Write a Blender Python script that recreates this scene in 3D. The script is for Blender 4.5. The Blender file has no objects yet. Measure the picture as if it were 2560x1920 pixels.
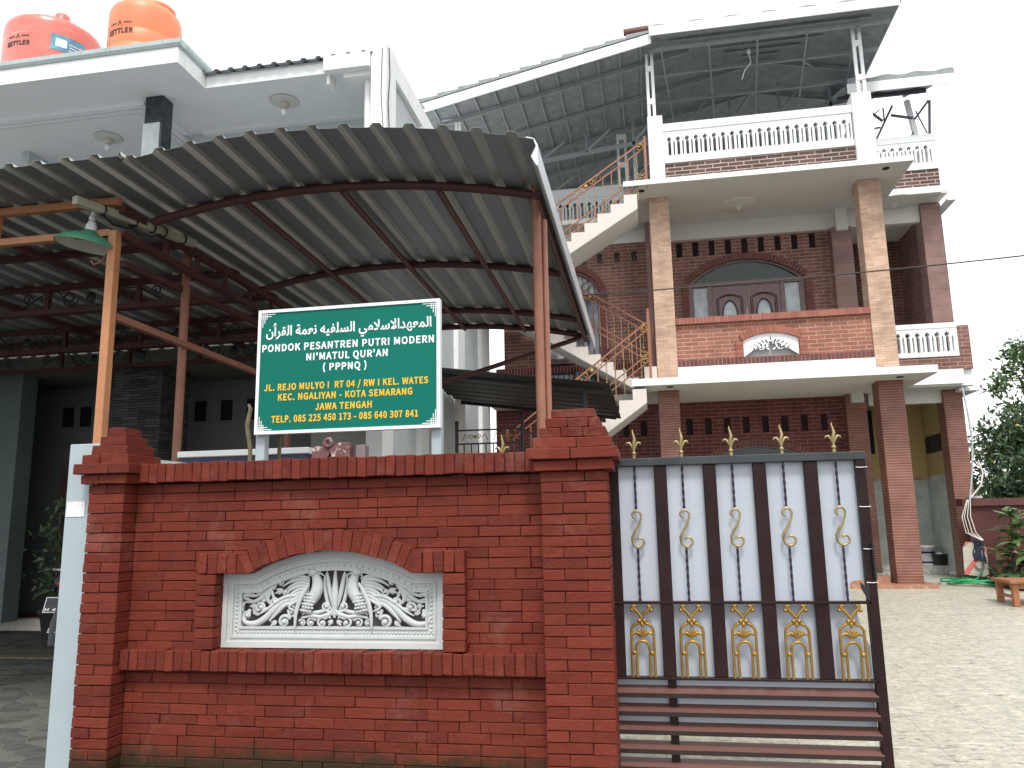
import bpy, bmesh, math, random
from mathutils import Vector, Matrix
random.seed(7)
C = bpy.context.scene.collection
S = bpy.context.scene
# ------------------------------------------------------------------ camera, light, exposure
EYE = 1.5
def look_rot(yaw, pitch, roll):
    cy, sy, cp, sp, cr, sr = (math.cos(yaw), math.sin(yaw), math.cos(pitch), math.sin(pitch), math.cos(roll), math.sin(roll))
    f = Vector((sy*cp, cy*cp, sp)); r = Vector((cy, -sy, 0)); u = r.cross(f)
    r2 = cr*r + sr*u; u2 = -sr*r + cr*u
    return Matrix((r2, u2, -f)).transposed()
cd = bpy.data.cameras.new('camera'); cam = bpy.data.objects.new('camera', cd); C.objects.link(cam)
cd.sensor_width = 36; cd.lens = 1953/2560*36; cd.clip_end = 600; cd.clip_start = .05
cam.matrix_world = Matrix.Translation((0, 0, EYE)) @ look_rot(math.radians(-10.02), math.radians(10.01), math.radians(-1.054)).to_4x4()
S.camera = cam
SUN_EL, SUN_AZ = 58, 168          # degrees; azimuth of the place the light comes from, clockwise from +Y (behind the camera, a little right)
w = bpy.data.worlds.new('World'); S.world = w; w.use_nodes = True
nt = w.node_tree; nt.nodes.clear()
def wn(t, **k):
    n = nt.nodes.new(t)
    for a, b in k.items(): setattr(n, a, b)
    return n
sky = wn('ShaderNodeTexSky', sky_type='NISHITA', sun_disc=False, sun_elevation=math.radians(SUN_EL), sun_rotation=math.radians(SUN_AZ), dust_density=4.0, air_density=1.2)
bs = wn('ShaderNodeBackground'); bs.inputs[1].default_value = .10
bc = wn('ShaderNodeBackground'); bc.inputs[1].default_value = 1.0
tc = wn('ShaderNodeTexCoord'); mp = wn('ShaderNodeMapping'); mp.inputs['Scale'].default_value = (1, 1, 2.6)
nz = wn('ShaderNodeTexNoise'); nz.inputs['Scale'].default_value = 2.3; nz.inputs['Detail'].default_value = 5
rp = wn('ShaderNodeValToRGB'); rp.color_ramp.elements[0].position = .3; rp.color_ramp.elements[1].position = .52
rp.color_ramp.elements[0].color = (.80, .87, .93, 1); rp.color_ramp.elements[1].color = (1.0, 1.0, 1.0, 1)
mx = wn('ShaderNodeMixShader'); mx.inputs[0].default_value = .86
out = wn('ShaderNodeOutputWorld')
L = nt.links.new
L(tc.outputs['Generated'], mp.inputs[0]); L(mp.outputs[0], nz.inputs['Vector']); L(nz.outputs['Fac'], rp.inputs[0]); L(rp.outputs[0], bc.inputs[0])
L(sky.outputs[0], bs.inputs[0]); L(bs.outputs[0], mx.inputs[1]); L(bc.outputs[0], mx.inputs[2]); L(mx.outputs[0], out.inputs[0])
sd = bpy.data.lights.new('sun', 'SUN'); sd.energy = 1.5; sd.angle = math.radians(14); sd.color = (1, .97, .92)
so = bpy.data.objects.new('sun', sd); C.objects.link(so)
az, el = math.radians(SUN_AZ), math.radians(SUN_EL)
dv = Vector((math.sin(az)*math.cos(el), math.cos(az)*math.cos(el), math.sin(el)))
so.rotation_euler = dv.to_track_quat('Z', 'Y').to_euler(); so.location = (0, -5, 20)
vs = S.view_settings; vs.view_transform = 'Standard'; vs.look = 'None'; vs.gamma = 1; vs.exposure = .85; vs.use_curve_mapping = False
S.cycles.max_bounces = 6; S.cycles.diffuse_bounces = 4; S.cycles.use_denoising = True

# ------------------------------------------------------------------ mesh builder
class MB:
    def __init__(s): s.v = []; s.f = []; s.t = []; s.sm = []
    def add(s, vs, fs, t=.5, smooth=False):
        o = len(s.v); s.v += [tuple(p) for p in vs]
        for f in fs: s.f.append(tuple(i+o for i in f)); s.t.append(t); s.sm.append(smooth)
        return s
    def box(s, x0, x1, y0, y1, z0, z1, t=.5):
        v = [(x, y, z) for z in (z0, z1) for y in (y0, y1) for x in (x0, x1)]
        return s.add(v, [(0,2,3,1),(4,5,7,6),(0,1,5,4),(2,6,7,3),(0,4,6,2),(1,3,7,5)], t)
    def cbox(s, x0, x1, y0, y1, z0, z1, b=.003, t=.5, j=0.0):
        """box with chamfered edges and slightly uneven corners"""
        R = lambda: random.uniform(-j, j)
        v = []; idx = {}
        for k, z in enumerate((z0, z1)):
            for m, y in enumerate((y0, y1)):
                for n, x in enumerate((x0, x1)):
                    dx, dy, dz = R(), R(), R(); sx, sy, sz = 1-2*n, 1-2*m, 1-2*k
                    x_, y_, z_ = x+dx, y+dy, z+dz
                    idx[n, m, k] = len(v)
                    v += [(x_, y_+sy*b, z_+sz*b), (x_+sx*b, y_, z_+sz*b), (x_+sx*b, y_+sy*b, z_)]
        I = lambda n, m, k, a: idx[n, m, k]+a
        f = [(I(0,0,0,0),I(0,0,1,0),I(0,1,1,0),I(0,1,0,0)), (I(1,0,0,0),I(1,1,0,0),I(1,1,1,0),I(1,0,1,0)),
             (I(0,0,0,1),I(1,0,0,1),I(1,0,1,1),I(0,0,1,1)), (I(0,1,0,1),I(0,1,1,1),I(1,1,1,1),I(1,1,0,1)),
             (I(0,0,0,2),I(0,1,0,2),I(1,1,0,2),I(1,0,0,2)), (I(0,0,1,2),I(1,0,1,2),I(1,1,1,2),I(0,1,1,2))]
        for n in (0,1):
            for m in (0,1): f.append((I(n,m,0,0),I(n,m,0,1),I(n,m,1,1),I(n,m,1,0)))
        for n in (0,1):
            for k in (0,1): f.append((I(n,0,k,0),I(n,1,k,0),I(n,1,k,2),I(n,0,k,2)))
        for m in (0,1):
            for k in (0,1): f.append((I(0,m,k,1),I(1,m,k,1),I(1,m,k,2),I(0,m,k,2)))
        for n in (0,1):
            for m in (0,1):
                for k in (0,1): f.append((I(n,m,k,0),I(n,m,k,1),I(n,m,k,2)))
        return s.add(v, f, t)
    def bar(s, p, q, w, h=None, up=(0,0,1), t=.5):
        h = h or w; p = Vector(p); q = Vector(q); d = (q-p).normalized(); u = Vector(up)
        if abs(d.dot(u)) > .98: u = Vector((0,1,0))
        a = d.cross(u).normalized(); b = a.cross(d)
        v = [e + a*sx*w/2 + b*sy*h/2 for e in (p, q) for sx, sy in ((-1,-1),(1,-1),(1,1),(-1,1))]
        return s.add(v, [(0,1,2,3),(7,6,5,4),(0,4,5,1),(1,5,6,2),(2,6,7,3),(3,7,4,0)], t)
    def tube(s, path, r, n=8, flat=1.0, nrm=None, t=.5, closed=False):
        """swept tube; r number or list; flat squashes along the frame's second axis"""
        P = [Vector(p) for p in path]; N = len(P)
        rr = r if isinstance(r, (list, tuple)) else [r]*N
        prev = None; v = []
        for i in range(N):
            if closed: d = P[(i+1) % N]-P[i-1]
            else: d = P[min(i+1, N-1)]-P[max(i-1, 0)]
            if d.length < 1e-9: d = Vector((0,0,1))
            d.normalize()
            if nrm is not None: b = Vector(nrm); b = (b-d*b.dot(d)).normalized(); a = b.cross(d)
            else:
                if prev is None: prev = Vector((0,0,1)) if abs(d.z) < .9 else Vector((0,1,0))
                a = (prev-d*prev.dot(d)).normalized(); prev = a; b = d.cross(a)
            for k in range(n):
                c, q = math.cos(2*math.pi*k/n), math.sin(2*math.pi*k/n)
                v.append(P[i]+a*c*rr[i]+b*q*rr[i]*flat)
        f = []
        M = N if closed else N-1
        for i in range(M):
            for k in range(n): f.append((i*n+k, i*n+(k+1) % n, ((i+1) % N)*n+(k+1) % n, ((i+1) % N)*n+k))
        s.add(v, f, t, True)
        if not closed:
            s.add(v[:n], [tuple(range(n-1,-1,-1))], t); s.add(v[-n:], [tuple(range(n))], t)
        return s
    def prism(s, poly, y0, y1, t=.5, axis='y'):
        n = len(poly)
        if axis == 'y': v = [(x, y0, z) for x, z in poly]+[(x, y1, z) for x, z in poly]
        elif axis == 'x': v = [(y0, x, z) for x, z in poly]+[(y1, x, z) for x, z in poly]
        else: v = [(x, z, y0) for x, z in poly]+[(x, z, y1) for x, z in poly]
        f = [tuple(range(n)), tuple(range(2*n-1, n-1, -1))]+[(i, n+i, n+(i+1) % n, (i+1) % n) for i in range(n)]
        return s.add(v, f, t)
    def strip(s, lo, hi, y0, y1, t=.5):
        """solid band in the xz plane between two point rows"""
        n = len(lo)
        v = [(x,y0,z) for x,z in lo]+[(x,y0,z) for x,z in hi]+[(x,y1,z) for x,z in lo]+[(x,y1,z) for x,z in hi]
        f = []
        for i in range(n-1):
            f += [(i,i+1,n+i+1,n+i),(2*n+i,3*n+i,3*n+i+1,2*n+i+1),(i,2*n+i,2*n+i+1,i+1),(n+i,n+i+1,3*n+i+1,3*n+i)]
        f += [(0,n,3*n,2*n),(n-1,3*n-1,4*n-1,2*n-1)]
        return s.add(v, f, t)
    def lathe(s, prof, c, n=20, t=.5, tilt=None, smooth=True, cap=True):
        c = Vector(c); v = []; T = tilt or Matrix.Identity(3)
        for r, z in prof:
            for k in range(n):
                a = 2*math.pi*k/n; v.append(c+T @ Vector((r*math.cos(a), r*math.sin(a), z)))
        f = [(i*n+k, i*n+(k+1) % n, (i+1)*n+(k+1) % n, (i+1)*n+k) for i in range(len(prof)-1) for k in range(n)]
        s.add(v, f, t, smooth)
        if cap and prof[0][0] > 1e-4: s.add(v[:n], [tuple(range(n-1,-1,-1))], t)
        if cap and prof[-1][0] > 1e-4: s.add(v[-n:], [tuple(range(n))], t)
        return s
    def ball(s, c, r, n=10, m=7, sc=(1,1,1), t=.5):
        c = Vector(c); v = []
        for i in range(m+1):
            a = math.pi*i/m
            for k in range(n):
                b = 2*math.pi*k/n
                v.append((c.x+r*sc[0]*math.sin(a)*math.cos(b), c.y+r*sc[1]*math.sin(a)*math.sin(b), c.z+r*sc[2]*math.cos(a)))
        f = [(i*n+k, (i+1)*n+k, (i+1)*n+(k+1) % n, i*n+(k+1) % n) for i in range(m) for k in range(n)]
        return s.add(v, f, t, True)
    def build(s, name, m, parent=None):
        off = Vector((0,0,0)); p = parent
        while p: off += p.location; p = p.parent
        me = bpy.data.meshes.new(name)
        me.from_pydata([(x-off.x, y-off.y, z-off.z) for x, y, z in s.v], [], s.f)
        at = me.attributes.new('tint', 'FLOAT', 'FACE'); at.data.foreach_set('value', s.t)
        me.polygons.foreach_set('use_smooth', s.sm)
        me.validate(); me.update()
        bm = bmesh.new(); bm.from_mesh(me); bmesh.ops.recalc_face_normals(bm, faces=bm.faces); bm.to_mesh(me); bm.free()
        o = bpy.data.objects.new(name, me); C.objects.link(o)
        me.materials.append(m)
        if parent: o.parent = parent
        return o
def thing(name, label, cat, loc=(0,0,0), group=None):
    o = bpy.data.objects.new(name, None); C.objects.link(o); o.location = loc; o.empty_display_size = .1
    o['label'] = label; o['category'] = cat
    if group: o['group'] = group
    return o
def tag(o, label, cat, group=None):
    o['label'] = label; o['category'] = cat
    if group: o['group'] = group
    return o
def struct(o, kind='structure', label=None, cat=None):
    o['kind'] = kind
    if label: o['label'] = label
    if cat: o['category'] = cat
    return o
def dup(root, loc, label=None):
    r = root.copy(); C.objects.link(r); r.location = loc
    if label: r['label'] = label
    for ch in list(root.children):
        c = ch.copy(); C.objects.link(c); c.parent = r
        for g in list(ch.children):
            d = g.copy(); C.objects.link(d); d.parent = c
    return r
import os
FONT = None
try: FONT = bpy.data.fonts.load(os.path.join(bpy.utils.system_resource('DATAFILES'), 'fonts', 'Noto Sans CJK Regular.woff2'))   # a font that ships with Blender
except Exception: pass
def text_mesh(body, name, m, parent, bold=.0, place=None, width=None, height=None):
    cu = bpy.data.curves.new(name, 'FONT'); cu.body = body
    if FONT and body.isascii(): cu.font = FONT
    cu.offset = bold; cu.space_character = 1.07 if body.isascii() else 1; cu.extrude = .004; cu.resolution_u = 4
    o = bpy.data.objects.new(name, cu); C.objects.link(o)
    dg = bpy.context.evaluated_depsgraph_get(); me = bpy.data.meshes.new_from_object(o.evaluated_get(dg))
    bpy.data.objects.remove(o); bpy.data.curves.remove(cu)
    xs = [v.co.x for v in me.vertices]; ys = [v.co.y for v in me.vertices]
    return me, (min(xs), max(xs), min(ys), max(ys))

# ------------------------------------------------------------------ materials
def mat(name, col, rough=.7, metal=0.0, var=.12, scale=6, bump=.0, bscale=40, col2=None, tint=0.0, spec=.5, coat=0.0):
    m = bpy.data.materials.new(name); m.use_nodes = True; n = m.node_tree; b = n.nodes['Principled BSDF']
    b.inputs['Roughness'].default_value = rough; b.inputs['Metallic'].default_value = metal
    b.inputs['Specular IOR Level'].default_value = spec
    if coat: b.inputs['Coat Weight'].default_value = coat; b.inputs['Coat Roughness'].default_value = .15
    g = n.nodes.new('ShaderNodeNewGeometry')
    nz = n.nodes.new('ShaderNodeTexNoise'); nz.inputs['Scale'].default_value = scale; nz.inputs['Detail'].default_value = 6; nz.inputs['Roughness'].default_value = .62
    n.links.new(g.outputs['Position'], nz.inputs['Vector'])
    mr = n.nodes.new('ShaderNodeMapRange'); mr.inputs['From Min'].default_value = .3; mr.inputs['From Max'].default_value = .7
    n.links.new(nz.outputs['Fac'], mr.inputs['Value'])
    fac = mr.outputs[0]
    if tint:
        at = n.nodes.new('ShaderNodeAttribute'); at.attribute_name = 'tint'
        mm = n.nodes.new('ShaderNodeMix'); mm.data_type = 'FLOAT'; mm.inputs[0].default_value = tint
        n.links.new(fac, mm.inputs[2]); n.links.new(at.outputs['Fac'], mm.inputs[3]); fac = mm.outputs[0]
    cx = n.nodes.new('ShaderNodeMix'); cx.data_type = 'RGBA'
    c2 = col2 or tuple(min(1, c*(1+var)) for c in col); c1 = col if col2 else tuple(c*(1-var) for c in col)
    cx.inputs[6].default_value = (*c1, 1); cx.inputs[7].default_value = (*c2, 1)
    n.links.new(fac, cx.inputs[0]); n.links.new(cx.outputs[2], b.inputs['Base Color'])
    if bump:
        n2 = n.nodes.new('ShaderNodeTexNoise'); n2.inputs['Scale'].default_value = bscale; n2.inputs['Detail'].default_value = 5
        n.links.new(g.outputs['Position'], n2.inputs['Vector'])
        bp = n.nodes.new('ShaderNodeBump'); bp.inputs['Strength'].default_value = bump; bp.inputs['Distance'].default_value = .01
        n.links.new(n2.outputs['Fac'], bp.inputs['Height']); n.links.new(bp.outputs[0], b.inputs['Normal'])
    return m
def overlay(m, col, lo, hi, scale, zlo=None, zhi=None, stretch=(1,1,1), amount=1.0):
    """stain on top of a material: noise threshold, optionally limited by height"""
    n = m.node_tree; b = n.nodes['Principled BSDF']; src = b.inputs['Base Color'].links[0].from_socket
    g = n.nodes.new('ShaderNodeNewGeometry'); mpn = n.nodes.new('ShaderNodeMapping'); mpn.inputs['Scale'].default_value = stretch
    nz = n.nodes.new('ShaderNodeTexNoise'); nz.inputs['Scale'].default_value = scale; nz.inputs['Detail'].default_value = 8; nz.inputs['Roughness'].default_value = .7
    n.links.new(g.outputs['Position'], mpn.inputs[0]); n.links.new(mpn.outputs[0], nz.inputs['Vector'])
    mr = n.nodes.new('ShaderNodeMapRange'); mr.inputs['From Min'].default_value = lo; mr.inputs['From Max'].default_value = hi; mr.inputs['To Max'].default_value = amount
    fac = nz.outputs['Fac']
    if zlo is not None:
        sp = n.nodes.new('ShaderNodeSeparateXYZ'); n.links.new(g.outputs['Position'], sp.inputs[0])
        zr = n.nodes.new('ShaderNodeMapRange'); zr.inputs['From Min'].default_value = zlo; zr.inputs['From Max'].default_value = zhi; zr.inputs['To Min'].default_value = .5; zr.inputs['To Max'].default_value = -.5
        n.links.new(sp.outputs['Z'], zr.inputs['Value'])
        ad = n.nodes.new('ShaderNodeMath'); ad.operation = 'ADD'; n.links.new(fac, ad.inputs[0]); n.links.new(zr.outputs[0], ad.inputs[1]); fac = ad.outputs[0]
    n.links.new(fac, mr.inputs['Value'])
    cx = n.nodes.new('ShaderNodeMix'); cx.data_type = 'RGBA'; cx.inputs[7].default_value = (*col, 1)
    n.links.new(mr.outputs[0], cx.inputs[0]); n.links.new(src, cx.inputs[6]); n.links.new(cx.outputs[2], b.inputs['Base Color'])
    return m
def brickmat(name, c1, c2, mortar, bw=.24, rh=.065, ms=.008, offset=.5, rough=.8, bump=.6, jitter=.5, var=1.0, freq=2):
    """brick / tile pattern laid on the world axes: horizontal run by height"""
    m = bpy.data.materials.new(name); m.use_nodes = True; n = m.node_tree; b = n.nodes['Principled BSDF']; b.inputs['Roughness'].default_value = rough
    b.inputs['Specular IOR Level'].default_value = .3
    g = n.nodes.new('ShaderNodeNewGeometry'); sp = n.nodes.new('ShaderNodeSeparateXYZ'); n.links.new(g.outputs['Position'], sp.inputs[0])
    sn = n.nodes.new('ShaderNodeSeparateXYZ'); n.links.new(g.outputs['True Normal'], sn.inputs[0])
    ab = n.nodes.new('ShaderNodeMath'); ab.operation = 'ABSOLUTE'; n.links.new(sn.outputs['X'], ab.inputs[0])
    gt = n.nodes.new('ShaderNodeMath'); gt.operation = 'GREATER_THAN'; gt.inputs[1].default_value = .7; n.links.new(ab.outputs[0], gt.inputs[0])
    mu = n.nodes.new('ShaderNodeMix'); mu.data_type = 'FLOAT'; n.links.new(gt.outputs[0], mu.inputs[0]); n.links.new(sp.outputs['X'], mu.inputs[2]); n.links.new(sp.outputs['Y'], mu.inputs[3])
    cb = n.nodes.new('ShaderNodeCombineXYZ'); n.links.new(mu.outputs[0], cb.inputs[0]); n.links.new(sp.outputs['Z'], cb.inputs[1])
    nw = n.nodes.new('ShaderNodeTexNoise'); nw.inputs['Scale'].default_value = 9; n.links.new(g.outputs['Position'], nw.inputs['Vector'])
    wv = n.nodes.new('ShaderNodeVectorMath'); wv.operation = 'SCALE'; wv.inputs[3].default_value = .012*jitter; n.links.new(nw.outputs['Color'], wv.inputs[0])
    av = n.nodes.new('ShaderNodeVectorMath'); av.operation = 'ADD'; n.links.new(cb.outputs[0], av.inputs[0]); n.links.new(wv.outputs[0], av.inputs[1])
    bt = n.nodes.new('ShaderNodeTexBrick'); bt.offset = offset; bt.offset_frequency = freq; bt.inputs['Scale'].default_value = 1
    bt.inputs['Brick Width'].default_value = bw; bt.inputs['Row Height'].default_value = rh; bt.inputs['Mortar Size'].default_value = ms; bt.inputs['Mortar Smooth'].default_value = .25; bt.inputs['Bias'].default_value = 0
    bt.inputs['Color1'].default_value = (*c1, 1); bt.inputs['Color2'].default_value = (*c2, 1); bt.inputs['Mortar'].default_value = (*mortar, 1)
    n.links.new(av.outputs[0], bt.inputs['Vector'])
    nz = n.nodes.new('ShaderNodeTexNoise'); nz.inputs['Scale'].default_value = 2.2; nz.inputs['Detail'].default_value = 9; nz.inputs['Roughness'].default_value = .7; n.links.new(g.outputs['Position'], nz.inputs['Vector'])
    mr = n.nodes.new('ShaderNodeMapRange'); mr.inputs['From Min'].default_value = .3; mr.inputs['From Max'].default_value = .7; mr.inputs['To Min'].default_value = 1-.3*var; mr.inputs['To Max'].default_value = 1+.3*var
    n.links.new(nz.outputs['Fac'], mr.inputs['Value'])
    ml = n.nodes.new('ShaderNodeVectorMath'); ml.operation = 'SCALE'; n.links.new(bt.outputs['Color'], ml.inputs[0]); n.links.new(mr.outputs[0], ml.inputs[3])
    n.links.new(ml.outputs[0], b.inputs['Base Color'])
    iv = n.nodes.new('ShaderNodeMath'); iv.operation = 'SUBTRACT'; iv.inputs[0].default_value = 1; n.links.new(bt.outputs['Fac'], iv.inputs[1])
    bp = n.nodes.new('ShaderNodeBump'); bp.inputs['Strength'].default_value = bump; bp.inputs['Distance'].default_value = .012
    n.links.new(iv.outputs[0], bp.inputs['Height']); n.links.new(bp.outputs[0], b.inputs['Normal'])
    return m
def cellmat(name, c1, c2, joint, scale, jw=.05, rough=.8, stretch=(1,1,1), bump=.5):
    """crazy paving: random stones with joints"""
    m = bpy.data.materials.new(name); m.use_nodes = True; n = m.node_tree; b = n.nodes['Principled BSDF']; b.inputs['Roughness'].default_value = rough
    g = n.nodes.new('ShaderNodeNewGeometry'); mpn = n.nodes.new('ShaderNodeMapping'); mpn.inputs['Scale'].default_value = stretch; n.links.new(g.outputs['Position'], mpn.inputs[0])
    v1 = n.nodes.new('ShaderNodeTexVoronoi'); v1.inputs['Scale'].default_value = scale; v1.voronoi_dimensions = '2D'
    v2 = n.nodes.new('ShaderNodeTexVoronoi'); v2.feature = 'DISTANCE_TO_EDGE'; v2.inputs['Scale'].default_value = scale; v2.voronoi_dimensions = '2D'
    for v in (v1, v2): n.links.new(mpn.outputs[0], v.inputs['Vector'])
    sx = n.nodes.new('ShaderNodeSeparateColor'); n.links.new(v1.outputs['Color'], sx.inputs[0])
    cx = n.nodes.new('ShaderNodeMix'); cx.data_type = 'RGBA'; cx.inputs[6].default_value = (*c1, 1); cx.inputs[7].default_value = (*c2, 1); n.links.new(sx.outputs[0], cx.inputs[0])
    nz = n.nodes.new('ShaderNodeTexNoise'); nz.inputs['Scale'].default_value = 14; nz.inputs['Detail'].default_value = 8; n.links.new(g.outputs['Position'], nz.inputs['Vector'])
    mr0 = n.nodes.new('ShaderNodeMapRange'); mr0.inputs['To Min'].default_value = .5; mr0.inputs['To Max'].default_value = 1.5; n.links.new(nz.outputs['Fac'], mr0.inputs['Value'])
    sc = n.nodes.new('ShaderNodeVectorMath'); sc.operation = 'SCALE'; n.links.new(cx.outputs[2], sc.inputs[0]); n.links.new(mr0.outputs[0], sc.inputs[3])
    mr = n.nodes.new('ShaderNodeMapRange'); mr.inputs['From Max'].default_value = jw; n.links.new(v2.outputs['Distance'], mr.inputs['Value'])
    cj = n.nodes.new('ShaderNodeMix'); cj.data_type = 'RGBA'; cj.inputs[6].default_value = (*joint, 1); n.links.new(mr.outputs[0], cj.inputs[0]); n.links.new(sc.outputs[0], cj.inputs[7])
    n.links.new(cj.outputs[2], b.inputs['Base Color'])
    bp = n.nodes.new('ShaderNodeBump'); bp.inputs['Strength'].default_value = bump; bp.inputs['Distance'].default_value = .01; n.links.new(mr.outputs[0], bp.inputs['Height']); n.links.new(bp.outputs[0], b.inputs['Normal'])
    return m
M = {}
M['paint_brick'] = overlay(overlay(overlay(mat('red_painted_brick', (.100,.0165,.0095), .7, scale=14, bump=.45, bscale=60, col2=(.180,.032,.018), tint=.6, spec=.22), (.27,.135,.105), .56, .74, 2.6, amount=.42), (.34,.22,.18), .685, .72, 55, amount=.8), (.022,.021,.009), .40, .75, 5, .20, .46, amount=.9)
M['mortar_red'] = mat('dark_red_mortar', (.05,.012,.009), .95)
M['white_plaster'] = overlay(mat('white_painted_plaster', (.80,.82,.81), .8, var=.04, bump=.08), (.34,.36,.35), .57, .78, 3, stretch=(4,4,.35), amount=.6)
M['cream_plaster'] = mat('cream_painted_soffit', (.62,.62,.58), .85, var=.03, scale=1.5)
M['clean_white'] = mat('white_gloss_paint', (.80,.82,.82), .5, var=.03)
M['cast_white'] = mat('white_cast_plaster', (.52,.545,.535), .6, var=.05, scale=20, bump=.1)
M['grey_wall'] = mat('pale_grey_wall_paint', (.50,.54,.55), .85, var=.05, scale=2)
M['pale_blue_steel'] = mat('pale_blue_grey_paint', (.36,.43,.455), .55, var=.06, scale=4)
M['orange_steel'] = overlay(mat('copper_orange_paint', (.285,.118,.072), .5, var=.15, scale=8, bump=.1), (.16,.06,.035), .6, .75, 12)
M['orange_light'] = overlay(mat('faded_orange_paint', (.47,.205,.09), .5, var=.15, scale=8, bump=.1), (.20,.08,.04), .63, .75, 12)
M['red_oxide'] = mat('red_oxide_paint', (.080,.025,.020), .55, var=.2, scale=8, bump=.1)
M['dark_gate'] = overlay(mat('dark_brown_gate_paint', (.021,.0095,.009), .45, var=.3, scale=7, bump=.08, spec=.2), (.5,.45,.4), .72, .76, 9, amount=.8)
M['gate_slat'] = mat('lit_top_brown_gate_slat', (.014,.008,.008), .4, scale=8, col2=(.155,.072,.06), tint=.92)  # lit top and shaded front of each slat are put into the colour
M['soffit_white'] = mat('white_ceiling_paint', (.78,.81,.82), .85, var=.03, scale=1.5)
M['black_rail'] = overlay(mat('black_weathered_steel', (.03,.038,.042), .5, var=.3, scale=6), (.2,.22,.22), .66, .78, 14, amount=.6)
M['black_metal'] = mat('black_wrought_iron', (.018,.016,.018), .45, var=.2)
M['twist_metal'] = mat('dark_violet_iron', (.03,.024,.045), .38, var=.3, scale=20)
M['gold'] = mat('gold_paint', (.34,.205,.05), .38, .65, var=.25, scale=30)
M['brass_dull'] = mat('dull_brass_paint', (.36,.28,.13), .4, .6, var=.25, scale=30)
M['sheet_white'] = mat('milky_polycarbonate_sheet', (.46,.50,.565), .3, var=.03, scale=2, coat=.2)
M['sign_green'] = mat('green_vinyl_sign', (.001,.145,.108), .4, var=.10, scale=1.2, bump=.05, bscale=12, spec=.16)
M['sign_white'] = mat('white_vinyl', (.85,.87,.87), .4, var=.02)
M['sign_yellow'] = mat('yellow_vinyl', (.83,.50,.01), .4, var=.02)
M['zinc'] = mat('galvalume_sheet', (.205,.222,.24), .40, .45, scale=3, bump=.03, col2=(.40,.405,.395), tint=.9)  # ribs paler than pans: light on the ribs painted in by face tint
M['zinc_trim'] = mat('zinc_flashing', (.62,.64,.66), .4, .6, var=.1, scale=5)
M['roof_tile_metal'] = mat('grey_metal_roof_tile', (.26,.285,.295), .65, var=.2)
M['roof_ridge'] = mat('brown_ridge_tile', (.16,.07,.055), .7, var=.2)
M['light_steel'] = mat('zinc_light_steel_frame', (.5,.53,.55), .4, .7, var=.1)
M['tank_orange'] = mat('orange_tank_plastic', (.76,.225,.10), .42, var=.08, scale=2)
M['tank_red'] = overlay(mat('red_tank_in_wrinkled_film', (.60,.165,.13), .3, var=.12, scale=5, bump=.35, bscale=9), (.76,.46,.42), .56, .66, 3.2, stretch=(.5,.5,5), amount=.65)
M['stain_band'] = overlay(mat('grey_weathered_gutter', (.45,.52,.52), .6, var=.1, scale=5), (.10,.11,.10), .58, .75, 5, stretch=(6,6,.5))
M['house_brick'] = brickmat('dark_brown_brick', (.175,.082,.066), (.24,.115,.092), (.34,.245,.21), .25, .068, .008)
M['house_brick_red'] = brickmat('maroon_brick', (.098,.028,.028), (.14,.040,.038), (.23,.13,.12), .25, .068, .006)
M['house_brick_orange'] = brickmat('orange_brown_brick', (.255,.10,.07), (.34,.14,.095), (.42,.28,.22), .25, .068, .008)
M['parapet_brick'] = brickmat('brown_parapet_brick', (.085,.05,.043), (.13,.078,.062), (.42,.34,.31), .25, .068, .010, jitter=.9)
M['soldier'] = brickmat('upright_brick_course', (.25,.085,.06), (.33,.12,.08), (.48,.32,.26), .06, 5.0, .008, offset=0)
M['soldier_dark'] = brickmat('dark_upright_brick_course', (.105,.032,.03), (.15,.045,.04), (.36,.22,.2), .06, 5.0, .007, offset=0)
M['tan_tile'] = brickmat('tan_stone_tile', (.49,.325,.235), (.62,.44,.335), (.40,.26,.18), .18, .040, .003, offset=.37, bump=.5, jitter=.6)
M['brown_tile'] = brickmat('brown_line_tile', (.165,.07,.052), (.20,.088,.065), (.36,.2,.16), 3.0, .042, .0045, offset=0, bump=.3, jitter=.0, rough=.45)
M['plum_tile'] = brickmat('plum_brown_tile', (.235,.145,.13), (.27,.165,.15), (.15,.085,.075), 3.0, .3, .004, offset=0, bump=.2, jitter=.0, rough=.5)
M['stone_clad'] = brickmat('dark_stacked_stone', (.05,.055,.05), (.13,.13,.12), (.02,.02,.02), .22, .035, .004, offset=.4, bump=1.0, jitter=1.5)
M['floor_tile'] = brickmat('pale_green_tile', (.45,.52,.47), (.52,.58,.52), (.36,.40,.37), .3, .3, .004, offset=0, bump=.1, jitter=0, rough=.3)
M['cream_tile'] = brickmat('cream_step_tile', (.62,.58,.50), (.68,.64,.56), (.4,.37,.33), .4, .4, .003, offset=0, bump=.1, jitter=0, rough=.35)
M['stair_tile'] = mat('cream_stair_tile', (.66,.60,.55), .5, var=.05, scale=20)
M['yellow_wall'] = mat('ochre_yellow_paint', (.45,.34,.15), .8, var=.05)
M['wood'] = mat('dark_brown_door_wood', (.165,.105,.095), .45, var=.25, scale=18, bump=.1)
M['bench_wood'] = mat('varnished_orange_wood', (.30,.115,.045), .4, var=.25, scale=14, bump=.1)
M['glass_dark'] = mat('dark_green_glass', (.03,.055,.05), .08, var=.1, spec=.35)
M['glass_curtain'] = mat('pane_with_white_curtain', (.40,.46,.48), .12, var=.35, scale=5)
M['black'] = mat('black_shadow_gap', (.008,.008,.009), .9)
M['black_plastic'] = mat('black_plastic', (.012,.012,.013), .35)
M['dark_tile'] = mat('black_marble_tile', (.03,.037,.045), .15, var=.5, scale=9)
M['vent'] = mat('dark_vent_block', (.028,.018,.018), .9)
M['vent_tan'] = mat('brown_vent_block', (.21,.14,.12), .8)
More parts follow.
